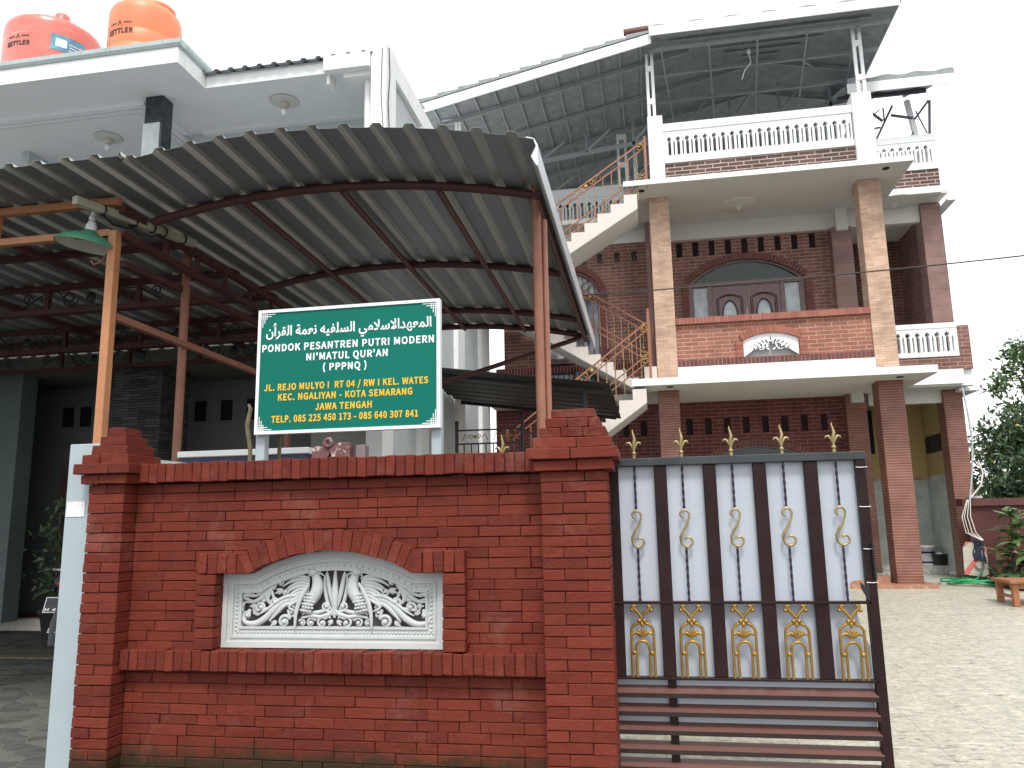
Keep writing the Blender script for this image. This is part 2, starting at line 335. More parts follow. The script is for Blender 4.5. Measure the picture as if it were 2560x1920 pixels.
M['stone_grey'] = cellmat('grey_crazy_paving', (.055,.06,.053), (.125,.127,.108), (.16,.16,.13), 7.0, .05, stretch=(.75,1.2,1))
M['asphalt'] = mat('grey_street_asphalt', (.07,.07,.07), .95, var=.3, scale=30, bump=.3)
M['green_enamel'] = mat('green_enamel', (.06,.25,.15), .45, var=.15)
M['lamp_inside'] = mat('dusty_white_enamel', (.5,.5,.45), .6, var=.1, scale=10)
M['ceramic'] = mat('white_ceramic', (.8,.82,.84), .25)
M['leaf'] = mat('green_leaf', (.035,.085,.022), .5, scale=3, col2=(.11,.19,.05), tint=.75)
M['leaf_dark'] = mat('dark_green_leaf', (.022,.055,.024), .5, scale=3, col2=(.07,.125,.045), tint=.75)
M['leaf_light'] = mat('light_green_frond', (.04,.10,.025), .5, scale=3, col2=(.13,.24,.06), tint=.75)
M['blossom'] = mat('yellow_blossom', (.55,.38,.02), .6)
M['bark'] = mat('grey_brown_bark', (.10,.075,.055), .9, var=.3, scale=20, bump=.5)
M['hose'] = mat('green_hose_plastic', (.02,.30,.11), .25, var=.1)
M['board_grey'] = overlay(mat('grey_painted_board', (.38,.35,.29), .7, var=.12, scale=8), (.2,.17,.13), .6, .75, 6)
M['board_red'] = mat('red_road_paint', (.42,.09,.065), .6, var=.15, scale=12)
M['board_dark'] = mat('dark_grey_paint', (.10,.105,.11), .6, var=.15)
M['cloth_navy'] = mat('navy_cloth', (.012,.016,.035), .9, var=.3)
M['grey_pipe'] = mat('grey_pvc_pipe', (.40,.46,.47), .4)
M['white_cable'] = mat('white_cable', (.65,.62,.56), .5)
M['bluegrey'] = mat('dark_blue_plastic', (.01,.014,.06), .35)
M['taillight'] = mat('red_lens', (.35,.01,.012), .15)
M['plum_stone'] = overlay(mat('red_marbled_stone', (.14,.055,.055), .5, var=.2, scale=9), (.55,.45,.43), .55, .6, 26, amount=.9)
M['old_wood'] = mat('weathered_stick', (.17,.14,.08), .9, var=.35, scale=20, bump=.4)
M['rug'] = mat('red_black_rug', (.14,.03,.035), .95, var=.9, scale=25)
M['marble'] = overlay(mat('orange_brown_marble', (.36,.18,.11), .3, var=.2, scale=10), (.62,.45,.33), .55, .68, 14, amount=.8)
M['soil'] = mat('dark_soil', (.035,.027,.02), .95, var=.4, scale=20, bump=.6)
M['cart_white'] = mat('white_laminate', (.70,.72,.73), .4, var=.03)

# ------------------------------------------------------------------ the ground
def gz(y): return -.05 if y < 1.5 else (.1+.035*(min(y, 13.2)-4.3))
def sheet(name, x0, x1, ys, m, up):
    b = MB(); v = []
    for y in ys: v += [(x0, y, gz(y)+up), (x1, y, gz(y)+up)]
    b.add(v, [(2*i, 2*i+1, 2*i+3, 2*i+2) for i in range(len(ys)-1)]); return struct(b.build(name, m))
sheet('street', -90, 90, [-90, 1.5, 2.2, 4.3, 9, 13.2, 220], M['asphalt'], 0)
def courtmat():
    m = cellmat('pebble_print_floor_tile', (.36,.345,.27), (.53,.51,.42), (.33,.32,.26), 46, .09, .45, (1,1.6,1), .25)
    n = m.node_tree; b = n.nodes['Principled BSDF']; src = b.inputs['Base Color'].links[0].from_socket
    g = n.nodes.new('ShaderNodeNewGeometry')
    bt = n.nodes.new('ShaderNodeTexBrick'); bt.offset = 0; bt.inputs['Scale'].default_value = 1; bt.inputs['Brick Width'].default_value = .4; bt.inputs['Row Height'].default_value = .4; bt.inputs['Mortar Size'].default_value = .0035; bt.inputs['Mortar Smooth'].default_value = .3
    n.links.new(g.outputs['Position'], bt.inputs['Vector'])
    cx = n.nodes.new('ShaderNodeMix'); cx.data_type = 'RGBA'; cx.inputs[7].default_value = (.25,.24,.195,1); n.links.new(bt.outputs['Fac'], cx.inputs[0]); n.links.new(src, cx.inputs[6])
    n.links.new(cx.outputs[2], b.inputs['Base Color'])
    overlay(m, (.12,.115,.09), .57, .63, 20, stretch=(.5,1.5,1), amount=.85)
    overlay(m, (.60,.58,.51), .585, .64, 8, stretch=(.22,2.4,1), amount=.8)
    overlay(m, (.17,.165,.14), .60, .66, 46, stretch=(.6,1.3,1), amount=.8)
    return m
sheet('courtyard_floor', -.9, 5.35, [3.2, 4.3, 9, 13.2, 15.4], courtmat(), .004)
sheet('forecourt_paving', -30, -.9, [3.2, 4.3, 9, 13.2, 30], M['stone_grey'], .004)
b = MB(); b.box(-9.2, -5.6, 7.35, 7.5, .205, .222); b.box(-6.9, -6.75, 5.2, 7.35, .16, .205); struct(b.build('drain_channel', mat('wet_drain_gravel', (.17,.14,.09), .8, var=.5, scale=30)))

# ------------------------------------------------------------------ red brick front wall with relief panel
wall = thing('brick_wall', 'dark red painted brick front wall with white carved relief panel and two stepped pillars', 'wall', (-1.76, 4.1, .08))
CH = .0545; Z0 = 1.752
def brick_row(mb, x0, x1, y0, y1, z0, z1, start=0, skip=None, L=.225):
    x = x0 - start
    while x < x1 - .005:
        l = L if random.random() > .13 else L/2
        a, c = max(x, x0), min(x+l, x1)
        if x1-c < .04: c = x1
        if c-a > .015 and not (skip and c > skip[0] and a < skip[1]):
            mb.cbox(a+.0015, c-.0015, y0+random.uniform(-.0022, .0022), y1, z0+.0016+random.uniform(-.001,.001), z1-.0016+random.uniform(-.001,.001), .0028, random.random(), .0016)
        elif skip and c-a > .015:
            if a < skip[0]-.02: mb.cbox(a+.0015, skip[0], y0, y1, z0+.0016, z1-.0016, .0028, random.random(), .001)
            if c > skip[1]+.02: mb.cbox(skip[1], c-.0015, y0, y1, z0+.0016, z1-.0016, .0028, random.random(), .001)
        x += l if c < x1 else 9
XL, XR = -2.947, -.565
OL, OR = -2.40, -1.115                                   # opening
ACX, ASP, ARISE, AHALF = -1.742, 1.247, .118, .47          # arch centre, springing height, rise, half chord
AR = (AHALF**2+ARISE**2)/(2*ARISE); ACZ = ASP+ARISE-AR
def intr(x):
    return ASP if abs(x-ACX) >= AHALF else ACZ+math.sqrt(AR*AR-(x-ACX)**2)
b = MB(); mo = MB()
YW = 4.115
for k in range(32):
    z1 = Z0-k*CH; z0 = z1-CH
    skip = None
    zc = (z0+z1)/2
    if zc > .80 and zc < ASP+.02: skip = (OL, OR)
    elif ASP < zc < ASP+ARISE+.02:
        h = zc-CH/2-ACZ
        if h < AR: d = math.sqrt(max(0, AR*AR-h*h)); skip = (ACX-min(d, AHALF)-.01, ACX+min(d, AHALF)+.01)
    brick_row(b, XL, XR, YW, 4.225, z0, z1, random.choice([0, .112, .06, .17, .03]), skip)
for x0, x1, z0, z1 in ((XL, OL, 0, Z0), (OR, XR, 0, Z0), (OL, OR, 0, .84), (OL, OR, 1.37, Z0), (OL, -2.26, 1.25, 1.37), (-1.22, OR, 1.25, 1.37)):
    mo.box(x0, x1, YW+.012, 4.235, z0, z1)
pan = b.build('wall_panel', M['paint_brick'], wall); mo.build('mortar', M['mortar_red'], pan)
# coping and belt: bricks on edge
def soldiers(mb, x0, x1, y0, y1, z0, z1, p=.0545):
    n = round((x1-x0)/p); q = (x1-x0)/n
    for i in range(n):
        mb.cbox(x0+i*q+.0018, x0+(i+1)*q-.0018, y0+random.uniform(-.004,.004), y1, z0+random.uniform(-.003,.003), z1+random.uniform(-.004,.004), .0035, random.random(), .0022)
b = MB(); soldiers(b, XL, -.60, 4.05, 4.27, 1.757, 1.865); cp = b.build('coping', M['paint_brick'], wall)
b = MB(); b.box(XL, -.60, 4.06, 4.26, 1.762, 1.855); b.build('mortar', M['mortar_red'], cp)
b = MB(); soldiers(b, XL+.005, XR, 4.05, 4.16, .735, .842); bl = b.build('belt_course', M['paint_brick'], wall)
b = MB(); b.box(XL, XR, 4.058, 4.16, .74, .836); b.build('mortar', M['mortar_red'], bl)
# arch surround
b = MB()
for x0, x1 in ((-2.508, -2.397), (-1.105, -.985)):
    for k in range(7):
        z0 = .846+k*.0567; b.cbox(x0, x1, 4.058+random.uniform(-.003,.003), 4.2, z0+.002, z0+.0547, .003, random.random(), .0018)
soldiers(b, -2.508, ACX-AHALF, 4.058, 4.17, 1.247, 1.357); soldiers(b, ACX+AHALF, -.985, 4.058, 4.17, 1.247, 1.357)
a0 = math.asin(AHALF/AR); n = 19
for i in range(n):
    a, c = -a0+2*a0*i/n, -a0+2*a0*(i+1)/n; g = .0018/AR; r0, r1 = AR+random.uniform(-.003,.003), AR+.112+random.uniform(-.004,.004)
    P = lambda r, t: (ACX+r*math.sin(t), ACZ+r*math.cos(t))
    y = 4.056+random.uniform(-.004,.004)
    b.prism([P(r0, a+g), P(r0, c-g), P(r1, c-g), P(r1, a+g)], y, 4.17, random.random())
ar = b.build('arch_surround', M['paint_brick'], wall)
b = MB(); N = 20
b.strip([(ACX+(AR+.004)*math.sin(-a0+2*a0*i/N), ACZ+(AR+.004)*math.cos(-a0+2*a0*i/N)) for i in range(N+1)], [(ACX+(AR+.105)*math.sin(-a0+2*a0*i/N), ACZ+(AR+.105)*math.cos(-a0+2*a0*i/N)) for i in range(N+1)], 4.066, 4.16); b.build('mortar', M['mortar_red'], ar)
# pillars
def pillar(xc, hw, yc, hd, two):
    b = MB(); m2 = MB()
    for k in range(33):
        z1 = Z0-k*CH; z0 = z1-CH; x0, x1, y0, y1 = xc-hw, xc+hw, yc-hd, yc+hd
        cuts = ([x0, xc, x1] if k % 2 == 0 else [x0, x1]) if not two else ([x0, x0+.112, x1] if k % 2 else [x0, x1-.112, x1])
        for a, c in zip(cuts, cuts[1:]):
            b.cbox(a+.0014, c-.0014, y0+random.uniform(-.003,.003), y1, z0+.0017+random.uniform(-.001,.001), z1-.0017, .003, random.random(), .002)
    pl = b.build('pillar', M['paint_brick'], wall)
    m2.box(xc-hw+.012, xc+hw-.012, yc-hd+.012, yc+hd-.012, 0, Z0+.17); m2.build('mortar', M['mortar_red'], pl)
    b = MB()
    for e, z0, z1 in ((.032, 1.752, 1.809), (.062, 1.809, 1.867), (.031, 1.867, 1.923), (0, 1.923, 1.977), (-.028, 1.977, 2.03), (-.054, 2.03, 2.082)):
        x0, x1, y0, y1 = xc-hw-e, xc+hw+e, yc-hd-e, yc+hd+e
        W = x1-x0; cuts = [x0]
        while cuts[-1] < x1-.14: cuts.append(cuts[-1]+(.225 if random.random() > .35 else .113))
        cuts = [c for c in cuts if c < x1-.05]+[x1]
        for a, c in zip(cuts, cuts[1:]): b.cbox(a+.001, c-.001, y0+random.uniform(-.003,.003), y1, z0+.0015, z1-.0015, .004, random.random(), .003)
    b.build('pillar_cap', M['paint_brick'], pl)
pillar(-3.06, .1125, 4.128, .128, False)
pillar(-.398, .17, 4.16, .16, True)
# relief panel ------------------------------------------------
def arch_row(inset, n=26, zb=None):
    """outline of the relief, from bottom left over the arch to bottom right, inset from the opening"""
    R = AR-inset; pts = []
    hw = AHALF-inset*.25; xl, xr = -2.40+inset, -1.118-inset; zs = ASP-inset; zb = .846+inset if zb is None else zb
    zz = lambda x: max(zs, ACZ+math.sqrt(max(0, R*R-(x-ACX)**2))) if abs(x-ACX) < hw else zs
    pts.append((xl, zb)); pts.append((xl, zs))
    for i in range(n+1):
        x = ACX-hw+2*hw*i/n; pts.append((x, zz(x)))
    pts += [(xr, zs), (xr, zb)]
    return pts
rel = None
fr = MB()
for a, c, y in ((.0, .03, 4.150), (.03, .05, 4.164), (.05, .062, 4.157), (.062, .098, 4.172), (.098, .11, 4.164)):
    lo, hi = arch_row(c), arch_row(a)
    fr.strip(lo, hi, y, 4.21)
    fr.strip([lo[0], lo[-1]], [hi[0], hi[-1]], y, 4.21) if False else fr.strip([(hi[0][0], hi[0][1]), (hi[-1][0], hi[-1][1])], [(lo[0][0], lo[0][1]), (lo[-1][0], lo[-1][1])], y, 4.21)
row = arch_row(.079)
for i in range(len(row)-1):                                    # bead moulding
    p, q = Vector((row[i][0], 0, row[i][1])), Vector((row[i+1][0], 0, row[i+1][1])); n = max(1, int((q-p).length/.021))
    for k in range(n):
        e = p.lerp(q, (k+.5)/n); fr.ball((e.x, 4.171, e.z), .008, 6, 4, (1, .7, 1))
for k in range(56): fr.ball((-2.31+k*.0204, 4.171, .925), .008, 6, 4, (1, .7, 1))
rel = fr.build('relief_panel', M['cast_white'], wall)
bk = MB(); bk.box(-2.41, -1.11, 4.222, 4.232, .85, 1.38); bk.build('backing', mat('grey_dusty_backing', (.12,.12,.117), .8, var=.3), rel)
cv = MB(); KX = .000728; CXR, CZR = -1.744, .952; YR = 4.188
def rp_(dx, dy, dep=0): return (CXR+dx*KX, YR-dep, CZR+dy*KX*.93)
def stroke(pts, r0, r1=None, dep=.0, fl=.75, mirror=True, peak=None):
    r1 = r0 if r1 is None else r1
    n = len(pts)
    # Catmull-Rom smoothing
    q = [pts[0]]+list(pts)+[pts[-1]]; out = []
    for i in range(1, n):
        for s_ in range(5):
            t = s_/5; p0, p1, p2, p3 = q[i-1], q[i], q[i+1], q[i+2]
            out.append(tuple(.5*((2*p1[k])+(-p0[k]+p2[k])*t+(2*p0[k]-5*p1[k]+4*p2[k]-p3[k])*t*t+(-p0[k]+3*p1[k]-3*p2[k]+p3[k])*t**3) for k in (0, 1)))
    out.append(pts[-1]); m = len(out)-1
    rr = []
    for i in range(m+1):
        t = i/m; r = r0+(r1-r0)*t
        if peak: r += peak*math.sin(math.pi*t)
        rr.append(max(r, 1.2)*KX)
    for sg in ((1, -1) if mirror else (1,)):
        cv.tube([rp_(x*sg, y, dep) for x, y in out], rr, 8, fl, (0, 1, 0))
def spiral(cx, cy, R, a0, turns, r, dirn=1, dep=.006, tail=None):
    pts = []
    if tail: pts.append(tail)
    n = int(14*turns)
    for i in range(n+1):
        t = i/n; rad = R*(1-.82*t); a = a0+dirn*2*math.pi*turns*t; pts.append((cx+rad*math.cos(a), cy+rad*math.sin(a)))
    stroke(pts, r, r*.75, dep)
    for sg in (1, -1): cv.ball(rp_(cx*sg, cy, dep+.004), r*1.5*KX, 8, 6)
def leafb(x, y, ang, ln, wd, dep=.008):
    """acanthus tip: three fanned lobes"""
    for da, f in ((-.5, .72), (0, 1), (.5, .72)):
        a = ang+da; stroke([(x, y), (x+ln*.5*f*math.cos(a-.12), y+ln*.5*f*math.sin(a-.12)), (x+ln*f*math.cos(a+.1), y+ln*f*math.sin(a+.1))], wd*.35, 2, dep, .7, True, wd*.45)
# central spear and side leaves
stroke([(0, 75), (0, 200), (0, 330), (0, 468)], 10, 3, .014, .7, False, 20)
stroke([(14, 150), (34, 230), (52, 320), (66, 400), (72, 440)], 8, 3, .006, .7, True, 13)
stroke([(22, 120), (62, 190), (84, 280), (92, 370), (80, 420)], 8, 3, .002, .7, True, 10)
# bird: feathered breast, neck, head, crest, beak, spread wing, long tail blade
stroke([(252, 128), (222, 170), (185, 215), (152, 270), (140, 330), (150, 385), (172, 425)], 20, 25, .016, .6, True, 26)
for sg in (1, -1):
    cv.ball(rp_(176*sg, 432, .022), 34*KX, 10, 8, (1.1, .7, .85)); cv.ball(rp_(214*sg, 436, .018), 17*KX, 8, 6); cv.ball(rp_(196*sg, 446, .018), 15*KX, 8, 6)
stroke([(150, 432), (112, 420), (84, 396)], 13, 2, .012); stroke([(196, 420), (214, 400), (204, 380)], 9, 5, .016)
for k in range(8):
    y0 = 400-20*k; stroke([(205, y0-20), (275, y0+2-k*6), (350+12*(k % 2), y0-8-k*13), (448-22*k, y0-48-k*13)], 9, 3, .010+.0018*k, .6, True, 8)
for k in range(6):
    for j in range(4):
        for sg in (1, -1): cv.ball(rp_((148+24*j+10*(k % 2)+6*k)*sg, 250-25*k+4*j, .034-.003*abs(j-1.5)), 13*KX, 7, 5, (1, .5, .75))
stroke([(196, 350), (232, 290), (268, 215), (296, 110), (302, 0)], 8, 7, .036, .45, True, 11)
stroke([(215, 150), (190, 120), (168, 112)], 9, 5, .014); stroke([(245, 135), (240, 110), (262, 96)], 8, 5, .012)
# lower branch and volutes
stroke([(40, 150), (110, 122), (190, 112), (270, 118)], 10, 6, .010, .7, True, 7)
stroke([(0, 112), (50, 100), (110, 82), (180, 88), (265, 74)], 14, 7, .014, .7, True, 5)
stroke([(0, 140), (22, 118), (44, 92), (30, 70)], 12, 6, .016, .7, True, 4)
spiral(96, 36, 44, 2.2, 1.15, 11, -1, .014, (30, 100)); spiral(188, 36, 38, 2.6, 1.1, 10, -1, .010, (140, 84)); spiral(262, 32, 30, .6, 1.0, 9, 1, .008, (225, 84))
spiral(66, 165, 34, -1.2, 1.05, 10, 1, .012, (36, 120)); leafb(28, 58, -1.2, 52, 16)
# great acanthus scroll
stroke([(318, 222), (400, 205), (478, 150), (556, 72), (640, 28), (718, 38), (742, 80)], 16, 9, .016, .55, True, 13)
stroke([(322, 196), (400, 172), (462, 112), (520, 48)], 11, 5, .020, .55, True, 9)
stroke([(300, 250), (392, 240), (470, 196), (546, 138), (622, 92)], 10, 4, .022, .55, True, 7)
spiral(400, 44, 50, 2.6, 1.25, 14, -1, .014, (372, 140)); spiral(592, 158, 40, -.6, 1.2, 12, 1, .014, (505, 150)); spiral(704, 92, 36, -1.2, 1.2, 11, 1, .014, (740, 60))
spiral(345, 118, 32, -2.2, 1.0, 9, 1, .010, (322, 180)); spiral(398, 276, 30, -2.5, 1.0, 9, 1, .008, (330, 240))
spiral(478, 196, 44, -1.8, 1.2, 12, 1, .014, (520, 310)); spiral(708, 252, 34, -1.6, 1.2, 11, 1, .012, (640, 196)); spiral(446, 352, 28, 1.2, 1.1, 10, 1, .008, (500, 300))
stroke([(500, 335), (528, 280), (546, 226), (520, 182)], 14, 8, .012, .6, True, 10)
stroke([(516, 318), (574, 252), (640, 206), (730, 196)], 12, 5, .012, .6, True, 9)
stroke([(560, 300), (620, 258), (676, 238)], 10, 4, .010, .6, True, 7); stroke([(730, 200), (752, 160), (744, 120)], 9, 4, .008, .6, True, 4)
for x, y, a_, l, wd in ((430, 300, -.6, 70, 18), (556, 210, .5, 64, 17), (622, 104, .7, 64, 18), (476, 52, -.9, 60, 18), (530, 96, -1.0, 62, 17), (660, 262, -.4, 48, 15), (640, 172, -.2, 56, 15), (350, 180, -1.9, 52, 16), (440, 140, -.7, 52, 15), (690, 140, -1.2, 44, 14)): leafb(x, y, a_, l, wd)
cv.build('carving', M['cast_white'], rel)

# ------------------------------------------------------------------ things on and behind the wall
sg = thing('signboard', 'green school signboard with white Arabic and Latin lettering in a white frame', 'sign', (-1.7, 4.17, 1.86))
SX0, SX1, SZ0, SZ1, SY = -2.246, -1.141, 2.021, 2.758, 4.15
b = MB(); b.box(SX0+.012, SX1-.012, SY+.003, SY+.03, SZ0+.012, SZ1-.012); board = b.build('board', M['sign_green'], sg)
b = MB()
for x0, x1, z0, z1 in ((SX0, SX1, SZ1-.018, SZ1), (SX0, SX1, SZ0, SZ0+.018), (SX0, SX0+.018, SZ0+.018, SZ1-.018), (SX1-.018, SX1, SZ0+.018, SZ1-.018)): b.box(x0, x1, SY-.004, SY+.04, z0, z1)
b.build('frame', M['clean_white'], sg)
for cx, sx in ((SX0+.018, 1), (SX1-.018, -1)):
    for cz, sz in ((SZ0+.018, 1), (SZ1-.018, -1)):
        b = MB()
        for k in range(3):
            o1 = .006+k*.0125; ln = .085-k*.024
            for (dx0, dx1, dz0, dz1) in ((o1, o1+.0042, 0, ln), (0, ln, o1, o1+.0042)):
                xs = sorted((cx+sx*dx0, cx+sx*dx1)); zs = sorted((cz+sz*dz0, cz+sz*dz1)); yy = SY+.0015-(.0006 if dx1 > .04 else 0)
                b.box(xs[0], xs[1], yy, SY+.004, zs[0], zs[1])
        b.build('corner_ornament', M['sign_white'], board)
CAPH = text_mesh('H', 'h', M['sign_white'], board)[1][3]
def line(body, fz, cap, x0f, x1f, m, bold=.022, name='lettering'):
    me, (ax, bx, ay, by) = text_mesh(body, name, m, board, bold)
    W, H = SX1-SX0, SZ1-SZ0
    kx = (x1f-x0f)*W/(bx-ax); kz = cap if ord(body[0]) > 999 else cap*.69/CAPH
    zc = SZ1-fz*H; o_ = board.parent.location
    for v in me.vertices:
        x, y, z = v.co; dep = SY+.0012 if z > 0 else SY+.005
        v.co = (SX0+x0f*W+(x-ax)*kx-o_.x, dep-o_.y, zc-cap*.343+y*kz-o_.z)
    me.materials.append(m); o = bpy.data.objects.new(name, me); C.objects.link(o); o.parent = board
# Arabic: presentation forms in visual (left to right) order
ar_words = ['\ufee5\ufe83\ufeae\ufed8\ufedf\ufe8d', '\ufe94\ufee4\ufecc\ufee7', '\ufeea\ufef4\ufed4\ufee0\ufeb4\ufedf\ufe8d', '\ufef2\ufee3\ufefc\ufeb3\ufefb\ufe8d\ufeaa\ufeec\ufecc\ufee4\ufedf\ufe8d']
line(' '.join(ar_words), .178, .082, .045, .955, M['sign_white'], .018)
line('PONDOK PESANTREN PUTRI MODERN', .314, .0575, .026, .968, M['sign_white'], .012)
line("NI'MATUL QUR'AN", .401, .0565, .277, .722, M['sign_white'], .012)
line('( PPPNQ )', .489, .0565, .371, .608, M['sign_white'], .012)
line('JL. REJO MULYO I  RT 04 / RW I KEL. WATES', .632, .052, .045, .938, M['sign_yellow'], .012)
line('KEC. NGALIYAN - KOTA SEMARANG', .713, .052, .125, .855, M['sign_yellow'], .012)
line('JAWA TENGAH', .80, .052, .333, .64, M['sign_yellow'], .012)
line('TELP. 085 225 450 173 - 085 640 307 841', .885, .053, .092, .885, M['sign_yellow'], .012)
for x in (-2.225, -1.172):
    b = MB(); b.cbox(x-.028, x+.028, 4.182, 4.238, 1.866, 2.25, .003); b.build('post', M['pale_blue_steel'], sg)
st = MB(); st.tube([(-2.36, 4.31, 1.2), (-2.35, 4.31, 1.75), (-2.352, 4.305, 1.95), (-2.375, 4.30, 2.1), (-2.358, 4.3, 2.20), (-2.372, 4.3, 2.225)], [.013, .014, .013, .014, .012, .009], 8)
tag(st.build('crooked_stick', M['old_wood']), 'crooked weathered stick standing behind the left edge of the green signboard', 'stick')
st = MB(); st.tube([(-2.172, 4.30, 1.2), (-2.165, 4.30, 1.75), (-2.160, 4.3, 2.3)], .012, 8)
tag(st.build('straight_stick', M['old_wood']), 'straight brown stick behind the left post of the green signboard', 'stick')
rs = thing('carved_stone', 'red and white marbled stone pieces with a ring lying on the wall coping', 'stone ornament', (-1.77, 4.17, 1.868))
b = MB(); b.prism([(-1.885, 1.867), (-1.80, 1.867), (-1.775, 1.915), (-1.80, 1.945), (-1.885, 1.938)], 4.14, 4.2); b.build('slab', M['plum_stone'], rs)
b = MB(); b.prism([(-1.765, 1.878), (-1.728, 1.867), (-1.655, 1.868), (-1.655, 1.955), (-1.73, 1.957), (-1.775, 1.92)], 4.13, 4.18); b.build('slab', M['plum_stone'], rs)
b = MB(); b.tube([(-1.785+.022*math.cos(a*.4488), 4.135, 1.957+.022*math.sin(a*.4488)) for a in range(14)], .011, 8, closed=True); b.build('ring', M['plum_stone'], rs)
b = MB(); b.box(-1.64, -1.585, 4.18, 4.2, 1.867, 1.945); b.box(-1.64, -1.63, 4.2, 4.24, 1.867, 1.94); b.box(-1.595, -1.585, 4.2, 4.24, 1.867, 1.94); b.build('bracket', mat('dull_mauve_metal', (.2,.16,.16), .5), rs)
tb = thing('cart_top', 'long white laminate top with dark blue edging behind the brick wall', 'table', (-2.8, 5.2, .12))
b = MB(); b.cbox(-3.29, -2.3, 5.0, 5.6, 1.985, 2.03, .006); b.build('top', M['cart_white'], tb)
b = MB(); b.box(-3.27, -2.32, 5.02, 5.58, 1.90, 1.984); b.build('skirt', M['bluegrey'], tb)
for x in (-3.24, -2.36):
    for y in (5.06, 5.54): b = MB(); b.box(x-.02, x+.02, y-.02, y+.02, .12, 1.9); b.build('leg', M['cart_white'], tb)
gp = MB(); gp.prism([(-3.28, 1.75), (-2.75, 1.75), (-2.86, 1.90), (-3.28, 1.955)], 4.42, 4.45)
tag(gp.build('grey_panel', M['pale_blue_steel']), 'small slanting blue grey panel beside the left brick pillar top', 'panel')
ws = thing('gate_leaf', 'tall narrow white steel gate leaf standing left of the brick pillar', 'gate', (-3.25, 4.08, .09))
b = MB(); b.cbox(-3.365, -3.12, 4.06, 4.10, .1, 1.996, .004); lf = b.build('leaf', M['pale_blue_steel'], ws)
b = MB(); b.box(-3.352, -3.235, 4.056, 4.0595, 1.575, 1.66); b.build('paper_notice', mat('crumpled_white_paper', (.75,.77,.77), .7, var=.1, scale=40, bump=.4), lf)

# ------------------------------------------------------------------ sliding gate
gt = thing('sliding_gate', 'dark brown sliding steel gate with milky sheet and gold scroll ornaments', 'gate', (.4, 4.3, .1))
GY = 4.3; BX = [-.823, -.58, -.34, -.095, .157, .416, .675, .936]; ST = [-.70, -.46, -.216, .041, .298, .554, .811, 1.055]
b = MB(); b.cbox(-.95, 1.082, GY-.028, GY+.03, 1.784, 1.826, .003); b.build('top_rail', M['black_rail'], gt)
for i, x in enumerate(ST[:-1]):
    b = MB(); b.cbox(x-.033, x+.033, GY-.018, GY+.02, .70, 1.782, .003); b.build('stile', M['dark_gate'], gt)
b = MB(); b.cbox(1.030, 1.079, GY-.024, GY+.026, .16, 1.782, .003); b.build('end_post', M['dark_gate'], gt)
b = MB(); b.cbox(.375, .43, GY+.0, GY+.03, .16, .69, .003) if False else b.cbox(.028, .07, GY+.004, GY+.03, .16, .69, .003); b.build('lower_stile', M['dark_gate'], gt)
for z0, z1 in ((1.064, 1.077), (.688, .70)):
    b = MB(); b.cbox(-.95, 1.045, GY-.024, GY+.02, z0, z1, .002); b.build('mid_rail', M['dark_gate'], gt)
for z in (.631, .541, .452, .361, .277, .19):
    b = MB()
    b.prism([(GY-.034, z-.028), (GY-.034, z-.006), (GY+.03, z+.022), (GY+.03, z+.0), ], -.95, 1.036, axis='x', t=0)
    b.t[3] = 1.0; b.build('slat', M['gate_slat'], gt)  # top face takes the pale, lit end of the tint
b = MB()
b.prism([(-.95, 1.078), (.958, 1.078), (.958, 1.150), (.966, 1.170), (.985, 1.176), (1.03, 1.176), (1.03, 1.783), (-.95, 1.783)], GY+.021, GY+.026)
b.prism([(-.95, .43), (1.03, .43), (1.03, .85), (1.005, .93), (.985, 1.0), (.99, 1.063), (-.95, 1.063)], GY+.031, GY+.036)
b.build('sheet', M['sheet_white'], gt)
